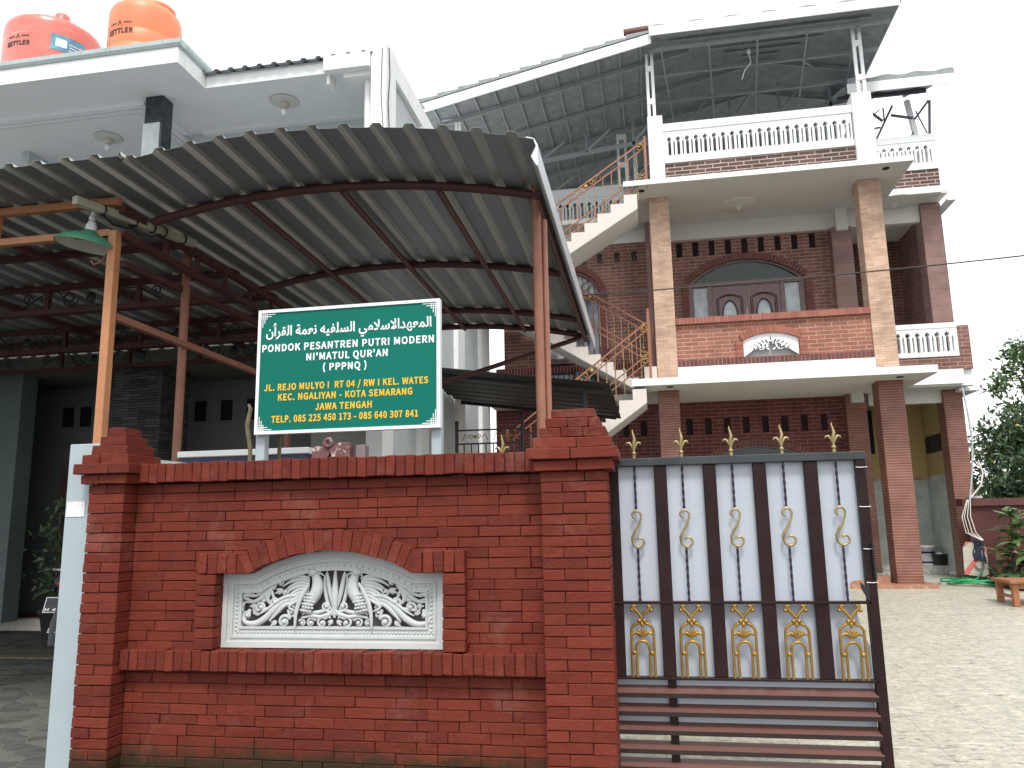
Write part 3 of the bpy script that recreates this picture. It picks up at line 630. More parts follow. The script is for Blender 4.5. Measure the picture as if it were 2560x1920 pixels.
for x in BX:
    b = MB()
    for z0, z1 in ((1.555, 1.783), (1.078, 1.348)):          # twisted square bars
        n = 26; pts = []; R = .0062
        for i in range(n+1):
            t = i/n; z = z0+(z1-z0)*t; a = t*(z1-z0)*38
            pts.append([(x+R*math.cos(a+k*math.pi/2)*1.15, GY-.012+R*math.sin(a+k*math.pi/2)*1.15, z) for k in range(4)])
        v = [p for r_ in pts for p in r_]; f = [(4*i+k, 4*i+(k+1) % 4, 4*i+4+(k+1) % 4, 4*i+4+k) for i in range(n) for k in range(4)]
        b.add(v, f); b.build('twisted_bar', M['twist_metal'], gt); b = MB()
    pass
    b = MB(); pts = []                                         # S scroll
    for i in range(15): t = i/14; a = math.radians(-60+ (1-t)*-215+0); 
    up_c, lo_c = (x-.004, 1.522), (x+.010, 1.385)
    seq = []
    for i in range(13):                                        # upper hook, opening left
        a = math.radians(250-i*250/12); r = .014+.014*i/12; seq.append((up_c[0]+r*math.cos(a)+0*i, up_c[1]+r*math.sin(a)))
    seq += [(x+.020, 1.495), (x+.006, 1.465), (x-.012, 1.435), (x-.026, 1.405)]
    for i in range(17):
        a = math.radians(180+i*330/16); r = .036-.022*i/16; seq.append((lo_c[0]+r*math.cos(a), lo_c[1]+r*math.sin(a)))
    b.tube([(px, GY-.014, pz) for px, pz in seq], [.0065+.0015*math.sin(i*.9) if 12 < i < 17 else .006 for i in range(len(seq))], 8)
    b.build('scroll', M['brass_dull'], gt)
    b = MB()                                                   # flame finial
    b.tube([(x, GY, 1.826), (x, GY, 1.845)], .009, 8); b.ball((x, GY, 1.853), .0125, 8, 6)
    b.tube([(x, GY, 1.86), (x-.001, GY, 1.885), (x, GY, 1.905), (x+.006, GY, 1.93), (x+.001, GY, 1.955), (x-.003, GY, 1.972), (x-.001, GY, 1.985)], [.010, .0095, .013, .012, .009, .006, .002], 8, .7)
    for s_ in (-1, 1):
        b.tube([(x, GY, 1.87), (x+s_*.010, GY, 1.895), (x+s_*.022, GY, 1.912), (x+s_*.034, GY, 1.911), (x+s_*.039, GY, 1.903)], [.006, .007, .007, .006, .003], 8)
    b.build('finial', M['brass_dull'], gt)
    # arched ornament below the mid rail
    cx = x+.004; b = MB(); Y = GY-.018
    for s_ in (-1, 1):
        b.tube([(cx, Y, .995), (cx+s_*.018, Y, 1.02), (cx+s_*.036, Y, 1.038), (cx+s_*.046, Y, 1.052), (cx+s_*.048, Y, 1.062)], [.008, .0085, .008, .008, .006], 8)
        b.ball((cx+s_*.05, Y, 1.033), .0105, 8, 6); b.ball((cx+s_*.036, Y, 1.055), .010, 8, 6)
        b.ball((cx+s_*.013, Y-.003, .980), .013, 8, 6); b.ball((cx+s_*.045, Y-.003, .820), .012, 8, 6)
        b.tube([(cx+s_*.058, Y, .70), (cx+s_*.057, Y, .93)], .0072, 8); b.tube([(cx+s_*.033, Y, .70), (cx+s_*.034, Y, .845)], .0072, 8)
        b.tube([(cx+s_*.057, Y, .913), (cx+s_*.044, Y, .915), (cx+s_*.030, Y, .921), (cx+s_*.018, Y, .912), (cx, Y, .898)], [.006, .007, .009, .009, .006], 8, .7)
    b.tube([(cx+.057*math.cos(math.pi*i/14), Y, .928+.042*math.sin(math.pi*i/14)) for i in range(15)], .0074, 8)
    b.tube([(cx+.034*math.cos(math.pi*i/12), Y, .845+.034*math.sin(math.pi*i/12)) for i in range(13)], .0074, 8)
    b.ball((cx, Y-.004, .962), .010, 8, 6, (1, 1, 1.6))
    for a in (-1.0, -.55, 0, .55, 1.0): b.tube([(cx, Y-.003, .905), (cx+.028*math.sin(a), Y-.008, .905+.028*math.cos(a)), (cx+.042*math.sin(a), Y-.003, .905+.042*math.cos(a))], [.004, .0065, .002], 6)
    b.build('arch_ornament', M['gold'], gt)
b = MB(); b.tube([(1.07+.009*math.cos(i*1.57), GY-.036+.009*math.sin(i*1.57), 1.19+i*.0026) for i in range(68)], .003, 5); b.build('coil_spring', M['black_metal'], gt)
b = MB(); b.prism([(1.035, 1.075), (1.04, 1.17), (1.018, 1.155), (.997, 1.172), (1.0, 1.14), (1.02, 1.10)], GY-.03, GY-.024); b.build('latch_hook', M['black_metal'], gt)
b = MB()
for z in (1.745, 1.545, 1.335, 1.17): b.tube([(1.028, GY-.028, z), (1.055, GY-.03, z-.002), (1.083, GY-.028, z)], .002, 5)
b.build('cable_tie', M['ceramic'], gt)

# ------------------------------------------------------------------ carport
cpt = thing('carport', 'steel carport with arched corrugated zinc roof on copper orange posts', 'carport', (-2.1, 4.6, .1))
def zc(x, y=4.6):
    k = .081 if x > -2.15 else .098
    return 3.712-k*(x+2.15)**2-.03*(y-4.6)
PIT, RW, RT, RH = .195, .080, .044, .028
def ribs(x0, x1, ph):
    """cross section of the corrugated sheet: list of (x, dz)"""
    pts = []; k = math.floor((x0-ph)/PIT)
    while True:
        c = ph+k*PIT
        if c-RW/2 > x1: break
        for dx, dz in ((-RW/2-.012, 0), (-RW/2, .002), (-RT/2-.004, RH-.004), (-RT/2, RH), (RT/2, RH), (RT/2+.004, RH-.004), (RW/2, .002), (RW/2+.012, 0), (PIT*.5, 0)):
            if x0 <= c+dx <= x1: pts.append((c+dx, dz))
        k += 1
    return [(x0, 0)]+pts+[(x1, 0)]
def corr(name, x0, x1, ph, zf, ys, parent, m):
    b = MB(); pr = ribs(x0, x1, ph); v = []; n = len(pr)
    for th in (0, .0015):
        for y in ys: v += [(x, y, zf(x, y)+dz+th) for x, dz in pr]
    ny = len(ys); f = []
    for l in (0, 1):
        for j in range(ny-1):
            for i in range(n-1):
                a = l*ny*n+j*n+i; f.append((a, a+1, a+n+1, a+n))
    for j in (0, ny-1):
        for i in range(n-1): f.append((j*n+i, j*n+i+1, ny*n+j*n+i+1, ny*n+j*n+i))
    b.add(v, f, 0)
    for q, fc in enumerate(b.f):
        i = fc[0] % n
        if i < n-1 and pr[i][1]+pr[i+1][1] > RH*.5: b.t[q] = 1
    return b.build(name, m, parent)
zcs = lambda x, y: zc(x, y)+.026
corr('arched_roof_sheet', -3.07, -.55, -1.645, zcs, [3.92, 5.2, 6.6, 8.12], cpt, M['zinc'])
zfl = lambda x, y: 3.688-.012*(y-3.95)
corr('flat_roof_sheet', -12.6, -3.02, -1.645, zfl, [3.87, 5.5, 6.9, 8.29], cpt, M['zinc'])  # left end runs on out of view to deepen the shade below
b = MB(); b.prism([(-.575, 3.495), (-.545, 3.44), (-.538, 3.44), (-.535, 3.56), (-.555, 3.60), (-.60, 3.615), (-.60, 3.609), (-.56, 3.594), (-.545, 3.555)], 3.98, 8.2)
v = b.v; b.v = [(x, y, z-.03*(y-4.2)-.02) for x, y, z in v]; b.build('edge_flashing', M['zinc_trim'], cpt)
RIBY = (4.6, 6.1, 7.45, 8.05)
for y in RIBY:
    b = MB(); xs = [-3.30+i*.132 for i in range(21)]
    b.tube([(x, y, zc(x, y)-.004) for x in xs], .029, 10); b.build('arch_rib', M['red_oxide'], cpt)
for x in (-2.62, -1.93, -1.27):
    b = MB(); b.tube([(x, 4.6, zc(x, 4.6)-.03), (x, 8.05, zc(x, 8.05)-.03)], .022, 8); b.build('purlin', M['red_oxide'], cpt)
b = MB(); b.tube([(-.63, 4.55, zc(-.63, 4.55)-.02), (-.63, 8.15, zc(-.63, 8.15)-.02)], .027, 8); b.build('side_beam', M['red_oxide'], cpt)
b = MB(); b.tube([(-.637, 4.6, .1), (-.637, 4.6, 3.60)], .030, 14); b.build('post', M['orange_steel'], cpt)
b = MB(); b.tube([(-.592, 4.615, .1), (-.592, 4.615, 3.36)], .018, 10); b.build('post', M['orange_steel'], cpt)
b = MB(); b.cbox(-3.45, -3.392, 4.35, 4.41, .1, 3.44, .003); b.build('post', M['orange_light'], cpt)
b = MB(); b.tube([(-3.49, 5.3, .1), (-3.49, 5.3, 3.62)], .032, 12); b.build('post', M['orange_steel'], cpt)
b = MB(); b.cbox(-4.02, -3.96, 8.07, 8.13, .25, 3.6, .003); b.build('post', M['orange_steel'], cpt)
b = MB(); b.bar((-3.42, 4.42, 2.87), (-3.5, 8.1, 2.86), .045, .045); b.build('tie_bar', M['orange_steel'], cpt)
b = MB(); b.tube([(-.66, 8.02, 3.40), (-2.75, 8.05, 2.83)], .026, 8); b.build('brace', M['red_oxide'], cpt)
# long truss over the posts
b = MB(); b.bar((-3.40, 4.40, 3.60), (-3.40, 8.2, 3.56), .05, .05); b.bar((-3.40, 4.40, 3.43), (-3.40, 8.2, 3.39), .05, .05)
for i in range(9): y = 4.9+i*.4; b.bar((-3.40, y, 3.40), (-3.40, y, 3.60), .03, .03)
b.bar((-3.52, 4.6, 3.30), (-3.52, 8.2, 3.40), .045, .045); b.build('long_truss', M['red_oxide'], cpt)
def scrollwork(mb, xc, y, zc_, s):
    for sx in (-1, 1):
        for (cx, cz, R, a0, d) in ((.26, .0, .11, math.pi, 1), (.55, -.03, .075, 0, 1), (.80, .02, .06, math.pi, -1)):
            pts = [(xc+sx*(cx+R*(1-.75*i/16)*math.cos(a0+d*i*.5))*s, y, zc_+(cz+R*(1-.75*i/16)*math.sin(a0+d*i*.5))*s) for i in range(17)]
            mb.tube(pts, .009*s, 6)
        mb.tube([(xc+sx*.06*s, y, zc_-.09*s), (xc+sx*.2*s, y, zc_-.12*s), (xc+sx*.42*s, y, zc_+.09*s), (xc+sx*.62*s, y, zc_+.05*s), (xc+sx*.86*s, y, zc_-.08*s)], .010*s, 6)
    mb.ball((xc, y, zc_), .06*s, 8, 6, (1, .35, 1.1))
for y, m, x1 in ((4.38, M['orange_light'], -3.45), (5.9, M['red_oxide'], -3.45), (7.2, M['red_oxide'], -3.45), (8.05, M['red_oxide'], -3.3)):
    dz = -.012*(y-4.4)
    b = MB(); b.bar((-12.5, y, 3.648+dz), (x1+.05, y, 3.648+dz), .045, .05); b.bar((-12.5, y, 3.43+dz), (x1, y, 3.43+dz), .045, .045)
    x = x1-.88
    while x > -9.4: b.bar((x, y, 3.43+dz), (x, y, 3.67+dz), .04, .04, (0,1,0)); x -= .9
    b.build('cross_truss', m, cpt)
    x = x1-1.35
    while x > -9:
        b = MB(); scrollwork(b, x, y, 3.54+dz, .5 if y < 5 else .8); x -= 1.8
        b.build('scrollwork', M['black_metal'] if y > 5 else M['orange_steel'], cpt)
for y in (5.2, 6.6, 7.7):
    b = MB(); b.bar((-12.5, y, 3.658-.012*(y-3.95)), (-3.4, y, 3.658-.012*(y-3.95)), .045, .05); b.build('purlin', M['red_oxide'], cpt)
for x in (-4.6, -5.9):
    b = MB(); b.bar((x, 4.4, 3.61), (x, 8.2, 3.57), .045, .05); b.build('purlin', M['red_oxide'], cpt)
ct = thing('cable_trunking', 'dirty white cable trunking with black wires fixed under the carport roof', 'conduit', (-3.5, 4.8, 3.6))
b = MB(); b.bar((-3.506, 4.10, 3.552), (-3.304, 5.10, 3.602), .045, .052); tk = b.build('trunk', mat('dirty_cream_pvc', (.36,.34,.26), .6, var=.25, scale=8), ct)
b = MB()
for f in (.2, .45, .6, .7, .88):
    p = Vector((-3.506, 4.10, 3.552)).lerp(Vector((-3.304, 5.10, 3.602)), f)
    b = MB(); b.tube([(p.x+.034*math.cos(a*.63), p.y, p.z+.036*math.sin(a*.63)) for a in range(10)], .006, 5, closed=True); b.build('clip', M['black_plastic'], ct)
for f in (.3, .5):
    p = Vector((-3.506, 4.10, 3.552)).lerp(Vector((-3.304, 5.10, 3.602)), f)
    b = MB(); b.tube([(p.x-.03, p.y-.1, p.z-.02), (p.x-.01, p.y, p.z-.07), (p.x+.03, p.y+.1, p.z-.06), (p.x+.05, p.y+.2, p.z)], .007, 5); b.build('wire', M['black_plastic'], ct)
b = MB()
b.tube([(-3.42, 5.5, 3.45), (-3.3, 5.7, 3.33), (-3.1, 5.9, 3.28), (-3.0, 6.1, 3.36)], .006, 5)
b.build('wire', M['black_plastic'], ct)
lp = thing('pendant_lamp', 'green enamel dish lamp hanging from the carport beam', 'lamp', (-3.60, 4.35, 3.3))
T = Matrix.Rotation(math.radians(9), 3, 'Y')
b = MB(); b.lathe([(.197, 0), (.193, .012), (.16, .045), (.10, .075), (.055, .088), (.045, .105), (.032, .112)], (-3.60, 4.35, 3.34), 28, tilt=T, cap=False); b.build('shade', M['green_enamel'], lp)
b = MB(); b.lathe([(.192, .004), (.156, .038), (.095, .068), (.0, .075)], (-3.60, 4.35, 3.337), 28, tilt=T, cap=False); b.build('shade_inside', M['lamp_inside'], lp)
b = MB(); b.lathe([(.034, .10), (.034, .14), (.026, .15), (.024, .165), (.015, .17)], (-3.60, 4.35, 3.345), 16, tilt=T)
b.ball((-3.575, 4.35, 3.535), .022, 8, 6); b.ball((-3.567, 4.35, 3.565), .018, 8, 6); b.build('socket', M['ceramic'], lp)
b = MB(); b.tube([(-3.575, 4.35, 3.55), (-3.59, 4.35, 3.60), (-3.58, 4.42, 3.68), (-3.6, 4.5, 3.77)], .005, 6); b.build('cord', M['black_plastic'], lp)
b = MB(); b.tube([(-3.44, 4.47, 3.45), (-3.40-.0, 4.42, 3.40), (-3.385, 4.36, 3.33), (-3.40, 4.33, 3.27), (-3.45, 4.33, 3.255), (-3.475, 4.33, 3.285)], .007, 6)
b.v = [(x-.12, y+.06, z-.03) for x, y, z in b.v]; b.build('scroll_bracket', M['orange_steel'], lp)

shade_wall = MB(); shade_wall.box(-12.9, -12.7, 3.3, 9.4, .1, 3.6); tag(shade_wall.build('side_wall', M['grey_wall']), 'unseen grey wall added to block sky light at the far left of the carport', 'wall')  # added out of view so the left carport stays dark
# ------------------------------------------------------------------ left house
lh = thing('white_house', 'white two storey house with flat concrete canopy behind the carport', 'house', (-6, 9, .27))
ZS = 7.0
b = MB(); b.box(-11, -5.372, 7.73, 8.32, ZS, 7.2); b.box(-11, -2.95, 8.32, 15, ZS, 7.18); b.build('canopy_slab', M['soffit_white'], lh)
b = MB(); b.box(-11, -5.36, 7.715, 7.73, ZS-.003, 7.2); b.box(-5.372, -5.357, 7.73, 8.30, ZS-.003, 7.2); b.box(-5.357, -3.12, 8.305, 8.32, ZS-.003, 7.14); b.build('fascia', M['white_plaster'], lh)
b = MB(); b.prism([(7.67, 7.285), (7.675, 7.235), (7.70, 7.205), (7.73, 7.201), (7.80, 7.205), (7.80, 7.285)], -11, -5.31, axis='x'); b.prism([(-5.357, 7.201), (-5.33, 7.205), (-5.313, 7.235), (-5.31, 7.285), (-5.40, 7.285), (-5.40, 7.201)], 7.80, 8.5); b.build('gutter', M['stain_band'], lh)
b = MB()                                                      # ceiling mouldings
for x0, x1, y0, y1 in ((-10, -6.3, 8.42, 9.9),):
    for e, d in ((0, .05), (.12, .035), (.24, .02)):
        b.box(x0+e, x1-e, y0+e, y0+e+.08, ZS-d, ZS); b.box(x1-e-.08, x1-e, y0+e+.08, y1, ZS-d, ZS)
b.box(-6.3, -6.2, 8.6, 9.3, ZS-.03, ZS); b.box(-6.0, -3.12, 9.28, 9.36, ZS-.05, ZS); b.build('ceiling_moulding', M['soffit_white'], lh)
b = MB(); b.box(-6.08, -3.12, 9.36, 9.6, 3.7, ZS); b.box(-6.2, -6.08, 9.36, 10.6, 3.7, ZS); b.box(-11, -6.2, 10.4, 10.6, 3.7, ZS); b.build('wall', M['grey_wall'], lh)
b = MB(); b.box(-8.9, -8.78, 9.3, 10.4, 3.7, ZS); b.build('wall', M['grey_wall'], lh)
b = MB(); b.cbox(-6.215, -5.965, 8.34, 8.56, 3.7, ZS-.001, .006); col_ = b.build('column', M['dark_tile'], lh)
b = MB(); b.box(-6.222, -5.985, 8.332, 8.339, 3.7, 6.62); b.build('mirror_tile', mat('cloudy_white_tile', (.42,.47,.48), .2, var=.35, scale=4), col_)
corr('corrugated_roof', -5.42, -3.10, -5.36, lambda x, y: 7.16+.22*(y-8.22), [8.22, 10.5], lh, M['roof_tile_metal'])
b = MB(); b.box(-3.72, -3.13, 8.2, 8.31, 6.97, 7.155); b.box(-3.72, -3.68, 8.31, 8.5, 6.85, 7.0); b.box(-3.5, -3.13, 8.31, 8.6, 6.91, 7.0); b.build('gutter_box', M['white_plaster'], lh)
b = MB(); b.tube([(-3.23, 8.45, 3.75), (-3.23, 8.45, 6.95)], .045, 12); b.build('rain_pipe', M['clean_white'], lh)
# right side wall with framing
b = MB(); b.box(-3.12, -3.0, 8.35, 14.5, .2, 7.1); b.build('side_wall', M['grey_wall'], lh)
for y0, y1 in ((8.25, 8.62), (9.75, 10.1), (11.75, 12.2), (13.5, 14.2)):
    b = MB(); b.box(-3.122, -2.93, y0, y1, .2, 6.95 if y0 > 9 else 7.3); b.build('pilaster', M['white_plaster'], lh)
b = MB(); b.prism([(8.62, 7.02), (8.62, 7.30), (14.5, 7.16), (14.5, 6.88)], -3.122, -2.94, axis='x'); b.build('parapet_beam', M['white_plaster'], lh)
b = MB(); b.tube([(-2.925, 8.33, 7.25), (-2.92, 8.36, 6.9), (-2.92, 8.30, 6.5), (-2.92, 8.38, 6.0), (-2.92, 8.36, 5)], .006, 5); b.build('wire', M['black_plastic'], lh); b = MB(); b.tube([(-2.98, 8.24, 7.2), (-2.99, 8.24, 6.6), (-2.95, 8.24, 6.0), (-2.93, 8.24, 5)], .005, 5); b.build('wire', M['black_plastic'], lh)
# ground floor
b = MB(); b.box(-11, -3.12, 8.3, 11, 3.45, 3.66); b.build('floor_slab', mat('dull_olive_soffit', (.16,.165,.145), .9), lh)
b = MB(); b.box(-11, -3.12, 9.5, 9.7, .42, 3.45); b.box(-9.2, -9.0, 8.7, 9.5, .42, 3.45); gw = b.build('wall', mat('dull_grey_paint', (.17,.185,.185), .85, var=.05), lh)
for x in (-8.0, -7.73, -7.27+.16, -6.0, -5.62, -5.25, -4.9): 
    b = MB(); b.box(x, x+.15, 9.47, 9.502, 2.9, 3.17); b.build('vent', M['black'], lh)
b = MB(); b.box(-7.95, -7.2, 9.46, 9.502, .42, 2.35); b.build('door', M['wood'], lh)
b = MB(); b.box(-5.2, -3.6, 9.46, 9.502, .42, 2.5); b.build('door', M['wood'], lh)
b = MB(); b.cbox(-6.40, -5.75, 8.36, 8.95, .3, 3.5, .01); b.build('stone_column', M['stone_clad'], lh)
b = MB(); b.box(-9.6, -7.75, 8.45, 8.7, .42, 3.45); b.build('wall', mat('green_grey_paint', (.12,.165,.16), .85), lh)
b = MB(); b.prism([(-3.3, 3.4), (-4.1, 2.2), (-4.1, 1.95), (-3.12, 3.2), (-3.12, 3.4)], 9.0, 9.4); b.build('stair_soffit', M['grey_wall'], lh)
b = MB(); b.box(-4.0, -3.13, 8.75, 8.9, .3, 3.45); b.build('wall', mat('warm_grey_paint', (.33,.33,.30), .85), lh)
b = MB(); b.box(-11, -6.5, 8.95, 9.45, .26, .415); b.build('porch_step', M['cream_tile'], lh)
b = MB(); b.box(-11, -3.13, 9.45, 9.5, .26, .43); b.box(-11, -6.5, 8.95, 9.5, .412, .42); b.build('porch_floor', mat('grey_porch_tile', (.16,.17,.15), .4, var=.2), lh)
rg = MB(); rg.prism([(-9.4, 9.02), (-7.6, 9.0), (-7.55, 9.35), (-9.4, 9.38)], .4205, .43, axis='z')
rg.box(-9.3, -8.05, 9.1, 9.14, .43, .434); tag(rg.build('rug', M['rug']), 'red and black striped rug on the porch step behind the motorcycle', 'rug')
for i, (x, y, lab) in enumerate(((-4.52, 8.8, 'bare ceiling bulb between the rain pipe and the black column'), (-7.39, 9.18, 'faint ceiling bulb left of the black tiled column'))):
    cb = thing('ceiling_bulb', lab, 'lamp', (x, y, ZS), 'ceiling bulbs of the white house')
    b = MB(); b.lathe([(.0, 0), (.19, -.004), (.17, -.016), (.10, -.02), (.05, -.03)], (x, y, ZS-.002), 20); b.build('ceiling_rose', M['cream_plaster'], cb)
    b = MB(); b.lathe([(.06, -.03), (.065, -.06), (.045, -.09), (.03, -.11)], (x, y, ZS), 14); b.build('socket', mat('beige_socket', (.5,.47,.38), .5), cb)
    b = MB(); b.ball((x, y, ZS-.16), .042, 10, 8, (1, 1, 1.25)); b.build('bulb', M['ceramic'], cb)
# water tanks on the roof of the white house
def tank(x, y, r, h, m, label, seal):
    t = thing('water_tank', label, 'water tank', (x, y, 7.2), 'water tanks on the white house')
    z = 7.2; prof = [(r*.97, 0), (r, .05)]
    for k in range(5):
        q = .25+k*.22
        if q < h*.72: prof += [(r, q), (r*.985, q+.02), (r*.985, q+.05), (r, q+.07)] if not seal else [(r, q)]
    prof += [(r, h*.84), (r*.99, h*.875), (r*.95, h*.905), (r*.8, h*.945), (r*.5, h*.972), (r*.2, h*.985), (0, h*.988)]
    b = MB(); b.lathe(prof, (x, y, z), 40); b.build('body', m, t)
    return t
t1 = tank(-8.47, 9.25, .645, 1.68, M['tank_red'], 'red water tank wrapped in clear film with a blue sticker', True)
b = MB(); b.lathe([(.30, 1.56), (.33, 1.59), (.33, 1.62), (.2, 1.65), (0, 1.655)], (-8.47, 9.25, 7.2), 24); b.build('lid', M['black_plastic'], t1)
for a in (3.6, 5.6, 1.2):
    b = MB(); cx, cy = -8.47+.47*math.cos(a), 9.25+.47*math.sin(a); b.lathe([(.13, 1.42), (.12, 1.52), (.10, 1.63), (.085, 1.65), (0, 1.652)], (cx, cy, 7.2), 14); b.build('lug', mat('red_tank_plastic', (.74,.13,.10), .4), t1)
def wrap(cx, cy, r, a_mid, x, z, e=.004):
    a = a_mid+x/r; return (cx+(r+e)*math.sin(a), cy-(r+e)*math.cos(a), z)
def patch(mb, cx, cy, r, a, w_, z0, z1, e, sk=0.0):
    n = 8; v = []
    for i in range(n+1):
        x = -w_/2+w_*i/n
        v += [wrap(cx, cy, r, a, x, z0-sk*i/n, e), wrap(cx, cy, r, a, x, z1-sk*i/n, e)]
    mb.add(v, [(2*i, 2*i+2, 2*i+3, 2*i+1) for i in range(n)])
b = MB(); patch(b, -8.47, 9.25, .645, 1.02, .46, 8.20, 8.44, .004); lb = b.build('sticker', mat('pale_blue_sticker', (.10,.30,.42), .4, var=.5, scale=5), t1)
b = MB(); patch(b, -8.47, 9.25, .645, .86, .14, 8.26, 8.38, .007); b.build('sticker_emblem', M['sign_white'], lb)
b = MB()
for k in range(3): patch(b, -8.47, 9.25, .645, 1.14, .16, 8.24+k*.045, 8.25+k*.045, .007)
b.build('sticker_lines', M['sign_white'], lb)
b = MB(); patch(b, -8.47, 9.25, .645, 1.42, .24, 8.12, 8.36, .006); b.build('clear_label', mat('pinkish_film', (.62,.42,.40), .2), t1)
t2 = tank(-6.93, 9.2, .485, 1.76, M['tank_orange'], 'orange water tank with black brand lettering near the canopy corner', False)
b = MB(); b.lathe([(.22, 1.64), (.27, 1.68), (.27, 1.73), (.20, 1.76), (0, 1.765)], (-6.9, 9.2, 7.2), 24, tilt=Matrix.Rotation(math.radians(4), 3, 'Y')); b.build('lid', M['tank_orange'], t2)
for a in (3.5, 6.0):
    b = MB(); cx, cy = -6.93+.36*math.cos(a), 9.2+.36*math.sin(a); b.lathe([(.09, 1.50), (.085, 1.60), (.07, 1.64), (0, 1.645)], (cx, cy, 7.2), 12); b.build('lug', M['tank_orange'], t2)
b = MB(); b.tube([(-7.15, 9.0, 8.8), (-7.15, 9.0, 9.0)], .025, 8); b.build('pipe_stub', M['grey_pipe'], t2)
def wraptext(body, cx, cy, r, a, z, size, m, parent, name='lettering', width=None):
    me, (ax, bx, ay, by) = text_mesh(body, name, m, parent, .02)
    off = parent.location; k = width/(bx-ax) if width else size
    for v in me.vertices:
        x, y, zz = v.co; p = wrap(cx, cy, r, a, (x-(ax+bx)/2)*k, z+y*size*(.69/CAPH if body.isascii() else 1), .004 if zz > 0 else .0); v.co = (p[0]-off.x, p[1]-off.y, p[2]-off.z)
    me.materials.append(m); o = bpy.data.objects.new(name, me); C.objects.link(o); o.parent = parent
INK = mat('dark_brown_ink', (.08,.03,.02), .6)
wraptext('KETTLER', -6.93, 9.2, .485, -.10, 8.27, .105, INK, t2, width=.40)
wraptext('~~ \u2227 ~~', -6.93, 9.2, .485, -.10, 8.40, .11, INK, t2, 'logo', width=.34)
wraptext('KETTLER', -8.47, 9.25, .645, -.02, 8.22, .09, INK, t1, width=.36)
wraptext('~~ \u2227 ~~', -8.47, 9.25, .645, -.02, 8.33, .11, INK, t1, 'logo', width=.32)

# ------------------------------------------------------------------ motorcycle, plant
mc = thing('motorcycle', 'black motorcycle parked with its rear plate toward the street behind the white gate leaf', 'motorcycle', (-5.2, 7.2, .2))
MX, MY, MZ = -5.265, 6.55, .22
def wheel(y):
    b = MB()
    b.tube([(MX, y+.25*math.cos(a*.2618), MZ+.28+.25*math.sin(a*.2618)) for a in range(24)], .045, 8, closed=True); o = b.build('wheel', M['black_plastic'], mc)
    b = MB(); b.tube([(MX, y+.19*math.cos(a*.2618), MZ+.28+.19*math.sin(a*.2618)) for a in range(24)], .02, 6, closed=True)
    for k in range(6): b.bar((MX, y, MZ+.28), (MX, y+.19*math.cos(k*1.047), MZ+.28+.19*math.sin(k*1.047)), .02)
    b.tube([(MX-.06, y, MZ+.28), (MX+.06, y, MZ+.28)], .03, 8); b.build('rim', M['light_steel'], o)
wheel(MY+.12); wheel(MY+1.35)
b = MB(); b.tube([(MX, MY-.08, MZ+.83), (MX, MY+.1, MZ+.80), (MX, MY+.5, MZ+.74), (MX, MY+.75, MZ+.66), (MX, MY+.95, MZ+.62), (MX, MY+1.1, MZ+.8), (MX, MY+1.2, MZ+.95)], [.07, .10, .13, .12, .11, .12, .08], 12, .8); b.build('body', M['black_plastic'], mc)
b = MB(); b.tube([(MX, MY-.02, MZ+.90), (MX, MY+.3, MZ+.87), (MX, MY+.62, MZ+.80)], [.09, .12, .09], 10, .5); b.build('seat', M['black_plastic'], mc)
b = MB(); b.tube([(MX-.12, MY+.1, MZ+.90), (MX-.13, MY-.12, MZ+.93), (MX, MY-.2, MZ+.93), (MX+.13, MY-.12, MZ+.93), (MX+.12, MY+.1, MZ+.90)], .013, 8); b.build('grab_rail', M['light_steel'], mc)
b = MB(); b.ball((MX, MY-.04, MZ+.80), .13, 12, 8, (1.25, .8, .75)); b.build('tail_cover', M['black_plastic'], mc)
b = MB(); b.ball((MX, MY-.13, MZ+.80), .055, 12, 8, (1.4, .6, .7)); b.build('tail_light', M['taillight'], mc)
for s_ in (-1, 1): b = MB(); b.ball((MX+s_*.13, MY-.1, MZ+.745), .022, 8, 6); b.build('indicator', M['bluegrey'], mc)
b = MB(); b.prism([(MY-.20, MZ+.56), (MY-.205, MZ+.56), (MY-.165, MZ+.69), (MY-.16, MZ+.69)], MX-.14, MX+.14, axis='x'); pt = b.build('number_plate', M['black_plastic'], mc)
b = MB()
for x0, x1, q0, q1 in ((-.14, .14, 0, .05), (-.14, .14, .95, 1), (-.14, -.132, .05, .95), (.132, .14, .05, .95)): b.prism([(MY-.207+.04*q0, MZ+.56+.13*q0), (MY-.205+.04*q0, MZ+.56+.13*q0), (MY-.205+.04*q1, MZ+.56+.13*q1), (MY-.207+.04*q1, MZ+.56+.13*q1)], MX+x0, MX+x1, axis='x')
b.build('plate_border', M['ceramic'], pt)
me, (ax, bx, ay, by) = text_mesh('H 4191', 'plate_lettering', M['sign_white'], pt, .02); off = Vector((-5.2, 7.2, .2))
for v in me.vertices:
    x, y, z = v.co; q = (y*.095+.02)/.13; v.co = Vector((MX-.125+(x-ax)*.25/(bx-ax), MY-.207+.04*q-(.002 if z > 0 else 0), MZ+.575+y*.085))-off
me.materials.append(M['sign_white']); o = bpy.data.objects.new('plate_lettering', me); C.objects.link(o); o.parent = pt
b = MB(); b.tube([(MX, MY-.10, MZ+.62), (MX, MY-.19, MZ+.45), (MX, MY-.22, MZ+.28)], [.09, .085, .06], 8, .25); mg = b.build('mudguard', M['board_dark'], mc)
b = MB(); b.tube([(MX-.02+.03*math.cos(math.pi*i/8), MY-.225, MZ+.40+.035*math.sin(math.pi*i/8)) for i in range(9)], .006, 5); b.bar((MX-.06, MY-.225, MZ+.395), (MX+.02, MY-.225, MZ+.395), .008); b.build('emblem', M['ceramic'], mg)
b = MB(); b.tube([(MX+.32, MY+1.05, MZ+1.05), (MX+.1, MY+1.18, MZ+1.02), (MX-.1, MY+1.18, MZ+1.02), (MX-.32, MY+1.05, MZ+1.05)], .014, 8)
